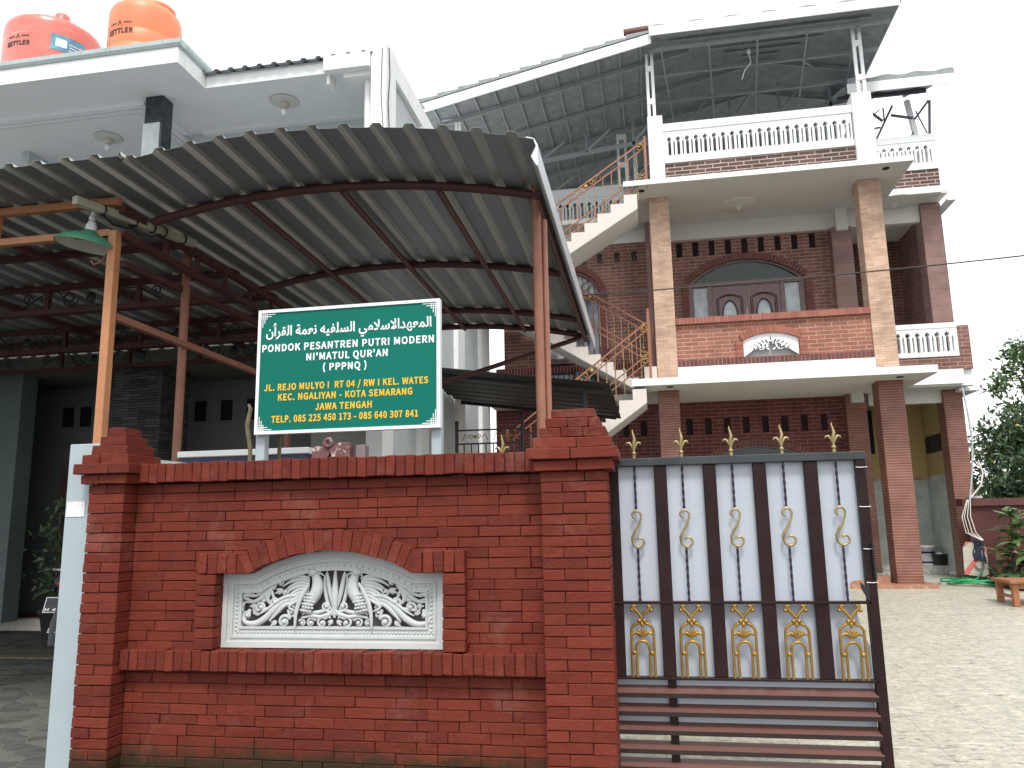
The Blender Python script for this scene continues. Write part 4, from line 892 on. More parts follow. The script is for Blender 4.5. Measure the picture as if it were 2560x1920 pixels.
for s_ in (-1, 1): b.tube([(MX+s_*.05, MY+1.35, MZ+.28), (MX+s_*.05, MY+1.2, MZ+.95)], .022, 8)
b.build('handlebar', M['black_metal'], mc)
def leaf_mesh(mb, pts, size, hang=.3):
    for p in pts:
        s_ = size*random.uniform(.6, 1.4); n = Vector((random.uniform(-1,1), random.uniform(-1,1), random.uniform(-.5,1))).normalized()
        a = n.orthogonal().normalized(); a.rotate(Matrix.Rotation(random.uniform(0, 6.28), 3, n)); c = n.cross(a)
        p = Vector(p); t = random.random()
        mb.add([p-a*s_, p-c*s_*.38+n*s_*.12, p+a*s_-Vector((0,0,s_*hang)), p+c*s_*.38+n*s_*.12], [(0,1,2,3)], t)
pp = thing('potted_plant', 'dark leafy plant in a pot beside the motorcycle under the carport', 'plant', (-6.62, 8.05, .23))
b = MB(); b.lathe([(.15, 0), (.21, .35), (.23, .36), (.23, .40), (.19, .40)], (-6.62, 8.05, .23), 18); b.build('pot', mat('dark_clay_pot', (.03,.025,.022), .8), pp)
b = MB(); 
for k in range(6): b.tube([(-6.62, 8.05, .6), (-6.62+random.uniform(-.1,.1), 8.05+random.uniform(-.1,.1), 1.1), (-6.62+random.uniform(-.2,.2), 8.05+random.uniform(-.2,.2), 1.7)], [.012, .01, .005], 6)
b.build('stem', M['bark'], pp)
b = MB(); leaf_mesh(b, [(-6.62+random.gauss(0,.14), 8.05+random.gauss(0,.14), random.uniform(.75, 1.85)) for _ in range(420)], .055); b.build('foliage', M['leaf_dark'], pp)

# ------------------------------------------------------------------ dark awning and black railing between the houses
aw = thing('metal_awning', 'dark corrugated lean-to awning between the white house and the stairs', 'awning', (-1.7, 10.6, 3.2))
b = MB(); v = []; ny = 60
for th in (0, .004):
    for i in range(ny+1):
        y = 9+3.2*i/ny; dz = .022*math.sin(2*math.pi*y/.42)+.010*math.sin(2*math.pi*y/.21)
        v += [(-2.99, y, 3.43+dz+th), (-.44, y, 3.065+dz+th)]
n2 = 2*(ny+1); f = [(2*i, 2*i+1, 2*i+3, 2*i+2) for i in range(ny)]+[(n2+2*i, n2+2*i+1, n2+2*i+3, n2+2*i+2) for i in range(ny)]+[(2*i+1, n2+2*i+1, n2+2*i+3, 2*i+3) for i in range(ny)]
f += [(0, 1, n2+1, n2), (2*ny, 2*ny+1, n2+2*ny+1, n2+2*ny)]
b.add(v, f); b.build('sheet', overlay(mat('rusty_dark_sheet', (.030,.026,.022), .45, .3, var=.4, scale=5), (.10,.09,.08), .62, .72, 4, stretch=(.6,4,1), amount=.7), aw)
for y in (9.3, 11.9): b = MB(); b.bar((-2.95, y, 3.38), (-.5, y, 3.03), .04, .05); b.build('bearer', M['black_metal'], aw)
for y in (9.3, 11.9): b = MB(); b.bar((-.75, y, .35), (-.75, y, 3.05), .05); b.build('post', M['black_metal'], aw)
rl = thing('stair_rail', 'black iron landing rail with gold scrolls above the front wall', 'railing', (-2, 10, .3))
for x, h in ((-2.52, 2.78), (-1.64, 2.86)):
    b = MB(); b.tube([(x, 10, .3), (x, 10, h)], .024, 8); b.ball((x, 10, h+.02), .03, 8, 6); b.build('post', M['black_metal'], rl)
b = MB()
for z in (2.70, 2.52, 1.75): b.bar((-2.52, 10, z), (-1.64, 10, z), .02)
for i in range(1, 9): b.bar((-2.52+i*.098, 10, 1.75), (-2.52+i*.098, 10, 2.52), .014)
b.bar((-1.64, 10, 2.70), (-1.2, 10, 2.42), .02); b.bar((-1.64, 10, 2.45), (-1.2, 10, 2.16), .02); b.bar((-1.2, 10, .3), (-1.2, 10, 2.44), .02)
b.build('bars', M['black_metal'], rl)
b = MB()
for xc in (-2.27, -1.86):
    b = MB()
    for s_ in (-1, 1):
        b.tube([(xc+s_*(.05+.03*(1-.6*i/12)*math.cos(i*.55)), 9.985, 2.61+.035*(1-.6*i/12)*math.sin(i*.55)) for i in range(13)], .006, 6)
        b.tube([(xc+s_*.09, 9.985, 2.60), (xc+s_*.13, 9.985, 2.65), (xc+s_*.17, 9.985, 2.56)], .006, 6)
    b.ball((xc, 9.985, 2.61), .022, 8, 6, (1, .5, 1)); b.build('scroll', M['gold'], rl)

# ------------------------------------------------------------------ brick house
from mathutils.geometry import tessellate_polygon
def holed(mb, outer, holes, y0, y1, t=.5):
    """slab in the xz plane with real openings"""
    loops = [outer]+holes; pts = [p for l in loops for p in l]; n = len(pts)
    tri = tessellate_polygon([[Vector((x, z, 0)) for x, z in l] for l in loops])
    v = [(x, y0, z) for x, z in pts]+[(x, y1, z) for x, z in pts]
    f = [tuple(q) for q in tri]+[tuple(n+i for i in q) for q in tri]
    o = 0
    for l in loops:
        m = len(l)
        for i in range(m): f.append((o+i, o+(i+1) % m, n+o+(i+1) % m, n+o+i))
        o += m
    return mb.add(v, f, t)
def rect(x0, x1, z0, z1): return [(x0, z0), (x1, z0), (x1, z1), (x0, z1)]
def archpoly(cx, hw, z0, zs, rise, n=20):
    R = (hw*hw+rise*rise)/(2*rise); cz = zs+rise-R; a = math.asin(min(1, hw/R))
    if rise > hw: a = math.pi-a
    return [(cx-hw, z0), (cx+hw, z0)]+[(cx+R*math.sin(a-2*a*i/n), cz+R*math.cos(a-2*a*i/n)) for i in range(n+1)]
def archring(mb, cx, hw, zs, rise, th, y0, y1, p=.062, g=.004):
    R = (hw*hw+rise*rise)/(2*rise); cz = zs+rise-R; a = math.asin(min(1, hw/R)); n = max(6, int(2*a*(R+th/2)/p))
    for i in range(n):
        q0, q1 = -a+2*a*i/n+g/R, -a+2*a*(i+1)/n-g/R
        mb.prism([(cx+r*math.sin(q), cz+r*math.cos(q)) for r, q in ((R, q0), (R, q1), (R+th, q1), (R+th, q0))], y0, y1, random.random())
def archband(mb, cx, hw, zs, rise, r0, r1, y0, y1, n=22):
    R = (hw*hw+rise*rise)/(2*rise); cz = zs+rise-R; a = math.asin(min(1, hw/R))
    rows = [[(cx+(R+r)*math.sin(-a+2*a*i/n), cz+(R+r)*math.cos(-a+2*a*i/n)) for i in range(n+1)] for r in (r0, r1)]
    mb.strip(rows[0], rows[1], y0, y1)
def soldier_row(x0, x1, y0, y1, z0, z1, parent, m, mort):
    b = MB(); n = round((x1-x0)/.066); q = (x1-x0)/n
    for i in range(n): b.box(x0+i*q+.005, x0+(i+1)*q-.005, y0+random.uniform(-.003,.003), y1, z0, z1, random.random())
    o = b.build('soldier_course', m, parent); b = MB(); b.box(x0, x1, y0+.009, y1-.002, z0+.004, z1-.004); b.build('mortar', mort, o)
M['ring_red'] = mat('red_brick_unit', (.24,.075,.052), .8, col2=(.36,.13,.09), tint=.7, bump=.2)
M['ring_dark'] = mat('dark_brick_unit', (.10,.035,.032), .8, col2=(.17,.06,.052), tint=.7, bump=.2)
M['mortar_pale'] = mat('pale_mortar', (.40,.31,.27), .9)
hs = thing('brick_house', 'three storey brown brick house with white balconies, tiled columns and a steel framed roof terrace', 'house', (1.5, 14, .42))
WH = M['white_plaster']; CR = M['cream_plaster']
def slab(name, x0, x1, y0, y1, z0, z1, m, fasc=None):
    b = MB(); b.box(x0, x1, y0, y1, z0, z1); o = b.build(name, m, hs); return o
# floors
slab('balcony_slab', -.25, 4.30, 12.512, 14.0, 3.61, 3.70, CR); slab('slab_edge', -.25, 4.302, 12.5, 12.512, 3.607, 3.722, WH); slab('slab_edge', 4.30, 4.312, 12.512, 13.92, 3.607, 3.722, WH)
slab('floor_slab', -2.9, 5.17, 14.0, 21, 3.61, 3.72, CR); slab('slab_edge', 4.2, 5.19, 13.93, 14.0, 3.64, 3.885, WH); slab('slab_edge', 5.19, 5.36, 14.05, 18, 3.62, 4.0, WH); slab('slab_edge', 5.19, 5.52, 14.2, 18, 3.55, 3.60, WH)
slab('balcony_slab', -.25, 4.30, 12.512, 14.0, 7.018, 7.09, CR); slab('slab_edge', -.25, 4.302, 12.5, 12.512, 7.014, 7.10, WH); slab('slab_edge', 4.30, 4.312, 12.512, 13.92, 7.014, 7.10, WH)
slab('floor_slab', -2.9, 5.31, 14.0, 21, 7.018, 7.1, CR); slab('slab_edge', 4.31, 5.19, 13.92, 14.0, 7.014, 7.135, WH); slab('slab_edge', 5.31, 5.45, 14.05, 18, 6.90, 6.94, WH)
slab('ceiling_beam', .16, 5.15, 14.48, 14.6, 6.70, 7.018, CR); slab('ceiling_beam', -2.9, .16, 14.57, 14.65, 6.77, 7.018, WH); slab('ceiling_beam', 3.50, 3.70, 14.3, 14.48, 6.60, 7.018, CR); slab('ceiling_beam', 3.48, 3.68, 14.28, 14.5, 3.44, 3.61, CR); slab('ceiling_beam', 3.8, 5.15, 14.48, 14.6, 3.40, 3.61, CR)
for x, y, z in ((.05, 12.75, 7.018), (3.95, 12.72, 7.018), (.35, 12.72, 3.61), (3.85, 12.8, 3.61)):
    b = MB(); b.lathe([(.055, -.004), (.055, -.012), (.035, -.014)], (x, y, z), 16); b.build('downlight', M['black_plastic'], hs)
for x, y, z in ((1.75, 13.75, 7.018), (4.5, 14.25, 7.018)):
    b = MB(); b.lathe([(.36, 0), (.34, -.02), (.26, -.015), (.22, -.035), (.1, -.03), (.06, -.05), (.02, -.10), (0, -.1)], (x, y, z-.001), 28); b.build('ceiling_rose', CR, hs)
# columns
for x0, x1, m, z0, z1 in ((.165, .505, 'tan_tile', 3.72, 7.017), (3.60, 3.955, 'tan_tile', 3.72, 7.017), (.155, .50, 'brown_tile', .42, 3.609), (3.60, 3.98, 'brown_tile', .465, 3.609)):
    b = MB(); b.cbox(x0, x1, 13.1, 13.45, z0, z1, .006); b.build('column', M[m], hs)
for x0, x1, y, m, z0, z1 in ((3.42, 3.77, 14.4, 'plum_tile', 3.72, 6.70), (3.40, 3.74, 14.4, 'brown_tile', .54, 3.609), (4.97, 5.31, 14.4, 'plum_tile', 3.72, 7.0), (4.99, 5.30, 14.4, 'brown_tile', .45, 3.60)):
    b = MB(); b.cbox(x0, x1, y, y+.33, z0, z1, .006); b.build('column', M[m], hs)
b = MB(); b.box(.08, .155, 14.2, 14.5, 3.72, 7.0); b.build('column', M['plum_tile'], hs)
# upper floor walls
vents2 = [rect(.655+.30*k, .765+.30*k, 6.40, 6.685) for k in range(8)]+[rect(3.07, 3.18, 6.40, 6.685)]
svents = [rect(x, x+.13, 6.385, 6.61) for x in (-1.19, -.87, -.54, -.21)]
DC, DHW, DZS, DR = 1.885, 1.05, 5.86, .42
AC, AHW, AZS, ARR = -1.38, .57, 5.74, .55
b = MB(); holed(b, rect(-2.72, 3.5, 3.72, 7.01), vents2+svents+[archpoly(DC, DHW, 3.73, DZS, DR), archpoly(AC, AHW, 3.73, AZS, ARR)], 14.6, 14.76); b.build('wall', M['house_brick'], hs)
for k in range(9):
    b = MB(); x = .655+.30*k if k < 8 else 3.07; b.box(x, x+.11, 14.66, 14.7, 6.40, 6.685)
    for i in range(3): b.box(x+.015+.032*i, x+.03+.032*i, 14.635, 14.66, 6.41, 6.68)
    b.build('vent', M['vent'], hs)
for r in svents:
    x = r[0][0]; b = MB(); holed(b, rect(x-.008, x+.138, 6.377, 6.618), [rect(x+.012, x+.118, 6.397, 6.598)], 14.59, 14.64)
    for i in range(4):
        xx = x+.024+.024*i; b.bar((xx, 14.61, 6.397), (xx, 14.61, 6.45+.02*i), .008, .03, (0,1,0)); b.bar((xx, 14.61, 6.45+.02*i), (xx-.03+.015*i, 14.61, 6.52+.01*i), .008, .03, (0,1,0)); b.bar((xx-.03+.015*i, 14.61, 6.52+.01*i), (xx-.03+.015*i, 14.61, 6.598), .008, .03, (0,1,0))
    vv = b.build('vent', M['vent_tan'], hs); b = MB(); b.box(x, x+.13, 14.68, 14.7, 6.38, 6.61); b.build('backing', M['black'], vv)
# main door
b = MB(); archring(b, DC, DHW+.005, DZS, DR, .115, 14.572, 14.7); jx = []
for x0, x1 in ((DC-DHW-.12, DC-DHW-.005), (DC+DHW+.005, DC+DHW+.12)):
    for k in range(31): b.box(x0, x1, 14.575+random.uniform(-.003,.003), 14.7, 3.73+.068*k+.004, 3.73+.068*(k+1)-.004, random.random())
dsur = b.build('door_surround', M['ring_dark'], hs); b = MB(); archband(b, DC, DHW+.005, DZS, DR, .003, .11, 14.585, 14.69); b.box(DC-DHW-.118, DC-DHW-.007, 14.585, 14.69, 3.73, 5.84); b.box(DC+DHW+.007, DC+DHW+.118, 14.585, 14.69, 3.73, 5.84); b.build('mortar', M['mortar_pale'], dsur)
b = MB()
archband(b, DC, DHW-.07, DZS, DR-.03, 0, .065, 14.64, 14.72)
for x0, x1 in ((.84, .93), (1.19, 1.27), (2.50, 2.58), (2.84, 2.93)): b.box(x0, x1, 14.64, 14.72, 3.73, 5.80)
b.box(.84, 2.93, 14.63, 14.722, 5.80, 5.88); b.build('door_frame', M['wood'], hs)
b = MB(); b.add([(x, 14.69, z) for x, z in archpoly(DC, DHW-.05, 5.84, DZS, DR-.04)], [tuple(range(23))]); v = b.v; b2 = MB(); b2.prism(archpoly(DC, DHW-.05, 5.84, DZS, DR-.04), 14.685, 14.70); b2.build('fanlight_pane', M['glass_dark'], hs)
for x0, x1 in ((.93, 1.19), (2.58, 2.84)):
    b = MB(); b.box(x0, x1, 14.69, 14.70, 3.9, 5.80); b.build('side_pane', M['glass_curtain'], hs)
for x0, x1 in ((1.275, 1.882), (1.89, 2.495)):
    cx = (x0+x1)/2; oval = [(cx+.135*math.cos(i*.2618), 5.22+.29*math.sin(i*.2618)) for i in range(24)]
    b = MB(); holed(b, rect(x0, x1, 3.73, 5.795), [oval], 14.655, 14.70); lf = b.build('door_leaf', M['wood'], hs)
    b = MB(); b.prism(oval, 14.68, 14.685); b.build('pane', M['glass_curtain'], lf)
    b = MB(); b.tube([(x, 14.654, z) for x, z in oval], .013, 6, closed=True)
    for e in (.07, .10):
        pts = [(x0+e, 14.652, 4.0)]+[(x0+e+(x1-x0-2*e)*i/10, 14.652, 5.60-e*.6+.07*math.sin(math.pi*i/10)) for i in range(11)]+[(x1-e, 14.652, 4.0)]
        b.tube(pts, .009, 6)
    b.build('panel_moulding', mat('near_black_wood', (.04,.022,.02), .5), lf)
# left arched door with grille
b = MB(); archring(b, AC, AHW+.005, AZS, ARR, .115, 14.572, 14.7)
for x0, x1 in ((AC+AHW+.005, AC+AHW+.12),):
    for k in range(29): b.box(x0, x1, 14.575, 14.7, 3.73+.068*k+.004, 3.73+.068*(k+1)-.004, random.random())
ds2 = b.build('door_surround', M['ring_dark'], hs); b = MB(); archband(b, AC, AHW+.005, AZS, ARR, .003, .11, 14.585, 14.69); b.build('mortar', M['mortar_pale'], ds2)
b = MB(); archband(b, AC, AHW-.06, AZS, ARR-.06, 0, .06, 14.63, 14.72); b.box(AC-AHW, AC-AHW+.07, 14.63, 14.72, 3.73, AZS); b.box(AC+AHW-.07, AC+AHW, 14.63, 14.72, 3.73, AZS); b.box(AC-AHW, AC+AHW, 14.625, 14.722, 5.72, 5.79); b.box(AC-.03, AC+.03, 14.64, 14.71, 3.73, 5.72); b.build('door_frame', mat('reddish_door_wood', (.12,.035,.03), .45, var=.2), hs)
b = MB(); b.prism(archpoly(AC, AHW-.03, 5.78, AZS+.04, ARR-.06), 14.69, 14.70); b.build('fanlight_pane', mat('sky_bright_glass', (.34,.38,.37), .08, var=.3), hs)
b = MB(); b.box(AC-AHW+.07, AC+AHW-.07, 14.69, 14.70, 3.73, 5.72); b.build('pane', mat('bluish_glass', (.17,.19,.24), .1, var=.5, scale=4), hs)
b = MB()
for i in range(9): x = AC-.44+.11*i; b.bar((x, 14.66, 5.79), (x, 14.66, 5.8+.45*math.sqrt(max(.02, 1-((x-AC)/.55)**2))), .012)
for k in range(4): b.bar((AC-.45+.2*k, 14.655, 5.80), (AC-.05+.2*k, 14.655, 6.12), .012)
for i in range(9): x = AC-.4+.1*i; b.bar((x, 14.66, 3.8), (x, 14.66, 5.55), .014)
for i in range(5):
    for s_ in (-1, 1): b.tube([(AC-.3+.15*i+s_*.03*(1-.05*j)*math.cos(j*.6), 14.655, 4.9+.06*math.sin(j*.6)) for j in range(10)], .007, 5)
b.build('grille', M['black_metal'], hs)
# ground floor walls
vents1 = [rect(.655+.335*k, .77+.335*k, 3.01, 3.30) for k in range(8)]+[rect(-.50+.325*k, -.385+.325*k, 3.02, 3.30) for k in range(2)]
b = MB(); holed(b, rect(-2.9, 3.45, .45, 3.608), vents1+[archpoly(1.9, 1.08, .5, 2.36, .42)], 14.6, 14.76); b.build('wall', M['house_brick_red'], hs)
for r in vents1:
    x, z = r[0]; b = MB(); b.box(x, x+.115, 14.66, 14.7, z, z+.29)
    for i in range(3): b.box(x+.015+.032*i, x+.03+.032*i, 14.635, 14.66, z+.01, z+.28)
    b.build('vent', M['vent'], hs)
b = MB(); archring(b, 1.9, 1.085, 2.36, .42, .115, 14.572, 14.7); ds3 = b.build('door_surround', M['ring_dark'], hs); b = MB(); archband(b, 1.9, 1.085, 2.36, .42, .003, .11, 14.585, 14.69); b.build('mortar', M['mortar_pale'], ds3)
b = MB(); archband(b, 1.9, 1.0, 2.36, .39, 0, .08, 14.64, 14.72); b.box(.82, 2.98, 14.63, 14.722, 2.28, 2.37); b.build('door_frame', M['wood'], hs)
b = MB(); b.prism(archpoly(1.9, 1.02, 2.36, 2.37, .38), 14.69, 14.70); b.build('fanlight_pane', M['glass_dark'], hs)
b = MB(); b.box(.82, 2.98, 14.68, 14.72, .5, 2.28); b.build('door_leaf', M['wood'], hs)
b = MB(); b.box(-2.88, -.05, 14.56, 14.6, 4.28, 4.41); b.build('soldier_course', M['soldier_dark'], hs)
b = MB(); holed(b, rect(-2.0, -1.35, 4.45, 5.0), [[(-1.88, 4.55), (-1.55, 4.55), (-1.55, 4.78), (-1.72, 4.88), (-1.88, 4.8)]], 14.56, 14.6); wf = b.build('window', M['wood'], hs)
b = MB(); b.box(-1.9, -1.53, 14.585, 14.59, 4.54, 4.9); b.build('pane', M['glass_curtain'], wf)
# first balcony parapet
b = MB(); b.box(.506, 3.599, 13.09, 13.25, 3.722, 3.99); b.build('plinth_band', WH, hs)
soldier_row(.507, 3.598, 13.10, 13.25, 3.992, 4.10, hs, M['ring_dark'], M['mortar_pale'])
b = MB(); holed(b, rect(.507, 3.598, 4.10, 4.715), [archpoly(2.025, .44, 4.112, 4.39, .115)], 13.13, 13.25); b.build('parapet', M['house_brick_orange'], hs)
soldier_row(.507, 3.598, 13.06, 13.27, 4.717, 4.822, hs, M['ring_red'], M['mortar_pale'])
b = MB(); archring(b, 2.025, .445, 4.39, .115, .112, 13.095, 13.2)
for x0, x1 in ((1.465, 1.578), (2.472, 2.585)):
    for k in range(4): b.box(x0, x1, 13.097, 13.2, 4.105+.068*k+.004, 4.105+.068*(k+1)-.004, random.random())
s3 = b.build('arch_surround', M['ring_red'], hs); b = MB(); archband(b, 2.025, .445, 4.39, .115, .003, .108, 13.107, 13.19); b.box(1.467, 1.576, 13.107, 13.19, 4.105, 4.375); b.box(2.474, 2.583, 13.107, 13.19, 4.105, 4.375); b.build('mortar', M['mortar_pale'], s3)
def smallrelief(cx, z0):
    holes = []
    for s_ in (-1, 1):
        for (x, z, w_, h, a) in ((.03, .15, .012, .05, .2), (.065, .20, .016, .05, .5), (.09, .13, .014, .04, -.3), (.05, .08, .018, .028, 1.0), (.12, .20, .016, .04, .9), (.15, .14, .018, .032, .3), (.12, .085, .014, .03, -.8), (.19, .18, .014, .035, 1.1), (.21, .11, .018, .026, .5), (.17, .075, .012, .024, 1.2), (.25, .15, .012, .03, 1.1), (.27, .09, .014, .022, .2), (.305, .12, .010, .02, .9), (.0, .25, .010, .04, 0)):
            if x == 0 and s_ < 0: continue
            holes.append([(cx+s_*(x+w_*math.cos(t)*math.cos(a)+h*math.sin(t)*math.sin(a)), z0+z-w_*math.cos(t)*math.sin(a)*.6+h*math.sin(t)*math.cos(a)) for t in [i*math.pi/4 for i in range(8)]])
    return holes
b = MB(); holed(b, archpoly(2.025, .437, 4.114, 4.39, .112), smallrelief(2.025, 4.16), 13.145, 13.18); rl2 = b.build('relief_panel', M['clean_white'], hs)
b = MB(); b.box(1.58, 2.47, 13.215, 13.225, 4.115, 4.5); b.build('backing', mat('grey_backing', (.33,.33,.33), .8), rl2)
# balustrades with diamond and slot openings
def balustrade(x0, x1, y0, y1, z0, z1, za, zb, n, name='balustrade', m=None):
    b = MB(); p = (x1-x0)/n
    for i in range(n):
        a = x0+i*p; cx = a+p*.25; nx = a+p*.75; w_ = p*.17; d = p*.27
        H1 = [(cx-w_, za), (cx+w_, za), (cx+w_, zb), (cx+.010, zb+.018), (cx+d, zb+.055), (cx, zb+.10), (cx-d, zb+.055), (cx-.010, zb+.018), (cx-w_, zb)]
        H2 = [(nx-.013, za+.005), (nx+.013, za+.005), (nx+.013, zb+.0), (nx, zb+.03), (nx-.013, zb+.0)]
        holed(b, rect(a, a+p, z0, z1), [H1, H2], y0, y1)
        b.prism([(a+p*.06, za-.06), (a+p*.44, za-.06), (a+p*.36, za-.025), (a+p*.14, za-.025)], y0-.006, y0-.0005)
    return b.build(name, m or M['clean_white'], hs)
slab('parapet_band', .456, 3.51, 12.63, 12.75, 8.0, 8.135, WH); slab('parapet_band', .456, 3.51, 12.63, 12.75, 7.42, 7.52, WH)
slab('parapet_brick', .456, 3.50, 12.655, 12.75, 7.1, 7.42, M['parapet_brick'])
balustrade(.52, 3.48, 12.645, 12.735, 7.52, 8.0, 7.56, 7.80, 20); slab('parapet_band', .456, .52, 12.645, 12.735, 7.52, 8.0, WH)
for x0, x1, y1, z1 in ((.205, .457, 12.85, 8.275), (3.50, 3.80, 12.9, 8.31)):
    b = MB(); b.cbox(x0, x1, 12.58, y1, 7.10, z1, .008); b.build('parapet_pillar', WH, hs)
slab('parapet_band', 3.62, 3.76, 12.9, 13.95, 7.1, 8.13, WH)
slab('parapet_band', 3.76, 5.20, 13.96, 14.06, 8.0, 8.125, WH); slab('parapet_band', 3.76, 5.20, 13.955, 14.06, 7.47, 7.57, WH); slab('parapet_brick', 3.76, 5.195, 13.975, 14.06, 7.135, 7.47, M['parapet_brick'])
balustrade(4.17, 5.13, 13.97, 14.05, 7.57, 8.0, 7.60, 7.83, 7); slab('parapet_band', 5.13, 5.20, 13.97, 14.05, 7.57, 8.0, WH); slab('parapet_band', 3.76, 4.17, 13.97, 14.05, 7.57, 8.0, WH)
slab('parapet_band', 5.12, 5.2, 14.06, 20, 7.47, 8.125, WH)
slab('parapet_band', -2.9, .2, 14.62, 14.72, 7.78, 8.0, M['grey_wall']); balustrade(-2.86, .14, 14.63, 14.71, 7.34, 7.78, 7.36, 7.60, 21, m=M['grey_wall']); slab('parapet_brick', -2.9, .2, 14.625, 14.72, 7.10, 7.34, M['house_brick_red'])
# wing balcony on the first floor
balustrade(4.19, 5.12, 13.935, 14.01, 4.11, 4.68, 4.19, 4.44, 6); slab('parapet_band', 5.12, 5.16, 13.935, 14.01, 4.11, 4.68, M['clean_white']); slab('parapet_band', 4.0, 5.16, 13.925, 14.02, 4.60, 4.685, M['clean_white'])
slab('parapet_brick', 3.97, 5.2, 13.95, 14.05, 3.885, 4.11, M['house_brick']); slab('parapet_brick', 5.16, 5.37, 13.99, 14.3, 3.89, 4.64, M['house_brick'])
# rooms behind the columns
slab('back_wall', 3.45, 5.2, 16.4, 16.55, 4.95, 7.0, M['house_brick']); slab('back_wall', 3.45, 5.2, 16.39, 16.55, 3.72, 4.95, M['floor_tile']); slab('side_wall', 5.18, 5.3, 14.73, 16.4, 4.95, 7.0, M['house_brick']); slab('side_wall', 5.17, 5.3, 14.73, 16.4, 3.72, 4.95, M['floor_tile']); slab('opening', 3.6, 4.2, 16.36, 16.4, 5.4, 6.9, M['black'])
slab('back_wall', 3.45, 5.2, 16.0, 16.1, 2.2, 3.6, M['yellow_wall']); slab('back_wall', 3.45, 5.2, 15.99, 16.1, .5, 2.14, M['floor_tile']); slab('tile_border', 3.45, 5.2, 15.985, 16.1, 2.14, 2.2, mat('patterned_border_tile', (.36,.22,.16), .4, var=.6, scale=30))
slab('side_wall', 5.12, 5.25, 14.73, 15.99, 2.2, 3.6, M['yellow_wall']); slab('side_wall', 5.11, 5.25, 14.73, 15.985, .5, 2.2, M['floor_tile'])
slab('opening', 3.55, 4.22, 15.96, 16.0, 2.66, 3.5, M['black']); slab('opening', 3.9, 4.05, 15.96, 15.985, .55, 2.05, mat('narrow_brown_door', (.16,.10,.05), .5))
for k in range(4): slab('vent', 5.105, 5.12, 14.86+.27*k, 15.08+.27*k, 2.62, 2.93, M['vent'])
slab('raised_floor', 3.45, 5.11, 15.42, 16.0, .44, .60, mat('speckled_step_tile', (.44,.46,.41), .5, var=.5, scale=22)); slab('plinth_step', 2.6, 4.12, 12.9, 13.6, .36, .468, M['marble']); slab('porch_floor', -.25, 3.9, 13.46, 15.42, .36, .45, mat('dull_concrete', (.36,.36,.32), .8, var=.2)); slab('porch_floor', 3.9, 5.3, 13.6, 15.42, .36, .442, mat('dull_concrete_b', (.40,.40,.36), .8, var=.2))
slab('porch_step', 2.75, 3.56, 13.3, 13.46, .40, .56, M['marble'])
# ---- roof over the terrace
rf = None
SLP = .2015
def zl(x): return 8.80+SLP*(x+3.735)
b = MB()
RX, RY, RZ = 2.36, 14.1, 10.03
def poly3(mb, pts, th):
    n = len(pts); v = list(pts)+[(x, y, z+th) for x, y, z in pts]
    mb.add(v, [tuple(range(n)), tuple(range(2*n-1, n-1, -1))]+[(i, (i+1) % n, n+(i+1) % n, n+i) for i in range(n)])
YB = 21
poly3(b, [(-3.74, 12.3, zl(-3.74)), (.30, 12.3, zl(.3)), (RX, RY, RZ), (RX, YB, RZ), (-3.74, YB, zl(-3.74))], .03)
poly3(b, [(.30, 12.3, zl(.3)+.0), (4.25, 12.3, zl(.3)), (RX, RY, RZ)], .03)
poly3(b, [(4.25, 12.3, zl(.3)), (4.25, YB, zl(.3)), (RX, YB, RZ), (RX, RY, RZ)], .03)
for k in range(11):                                           # stepped tile courses along the sloping verge
    x0 = -3.78+.37*k; x1 = min(x0+.375, .32); z0 = zl(x0)+.02
    b.prism([(x0, z0), (x1, zl(x1)+.02), (x1, zl(x1)+.062), (x0, z0+.085)], 12.26, 13.2)
n = 46
for k in range(n):                                            # rippled tile ends above the front eave
    x0 = .30+3.97*k/n; x1 = .30+3.97*(k+1)/n; h = .045+.02*math.sin(k*.9)
    b.prism([(x0, 9.62), (x1, 9.62), (x1, 9.67+.045+.02*math.sin((k+1)*.9)), (x0, 9.67+h)], 12.2, 12.45)
b.box(4.25, 4.29, 12.2, YB, 9.60, 9.70)
rf = b.build('roof', M['roof_tile_metal'], hs)
b = MB(); b.tube([(-.12, 12.3, 9.71), (.25, 12.32, 9.74), (RX, RY, RZ+.08)], [.06, .065, .065], 8); b.build('ridge_cap', M['roof_ridge'], rf)
b = MB(); b.prism([(-3.74, zl(-3.74)-.175), (.33, zl(.33)-.18), (.33, zl(.33)-.0), (-3.74, zl(-3.74)+.0)], 12.27, 12.296); b.build('verge_board', M['clean_white'], rf)
b = MB(); b.box(.30, 4.255, 12.18, 12.2, 9.525, 9.69); b.build('fascia_board', M['clean_white'], rf)
b = MB()
x = -3.55
while x < .3: y0 = 12.32 if x < .3 else 12.3+(x-.3)*.878+.05; b.bar((x, y0, zl(x)-.022), (x, 20.5, zl(x)-.022), .035, .03); x += .37
for y in (13.0, 14.1, 15.2, 16.3, 17.4, 18.5, 19.6):
    x1 = .3+(y-12.3)/.878 if y < RY else RX; b.bar((-3.6, y, zl(-3.6)-.075), (min(x1, RX)-.1, y, zl(min(x1, RX)-.1)-.075), .045, .07)
for y in (12.6, 12.9, 13.2, 13.5, 13.8): f_ = (y-12.3)/1.8; b.bar((.3+2.06*f_, y, 9.6+.42*f_-.02), (4.25-1.89*f_, y, 9.6+.42*f_-.02), .035, .03)
for y in (14.1, 15.2, 16.3, 17.4, 18.5): b.bar((4.2, y, 9.56), (RX, y, RZ-.07), .045, .07)
for y, z in ((12.55, 9.48), (13.3, 9.45), (14.2, 9.42), (15.3, 9.40)): b.bar((.3, y, z), (4.2, y, z+.02), .05, .06)
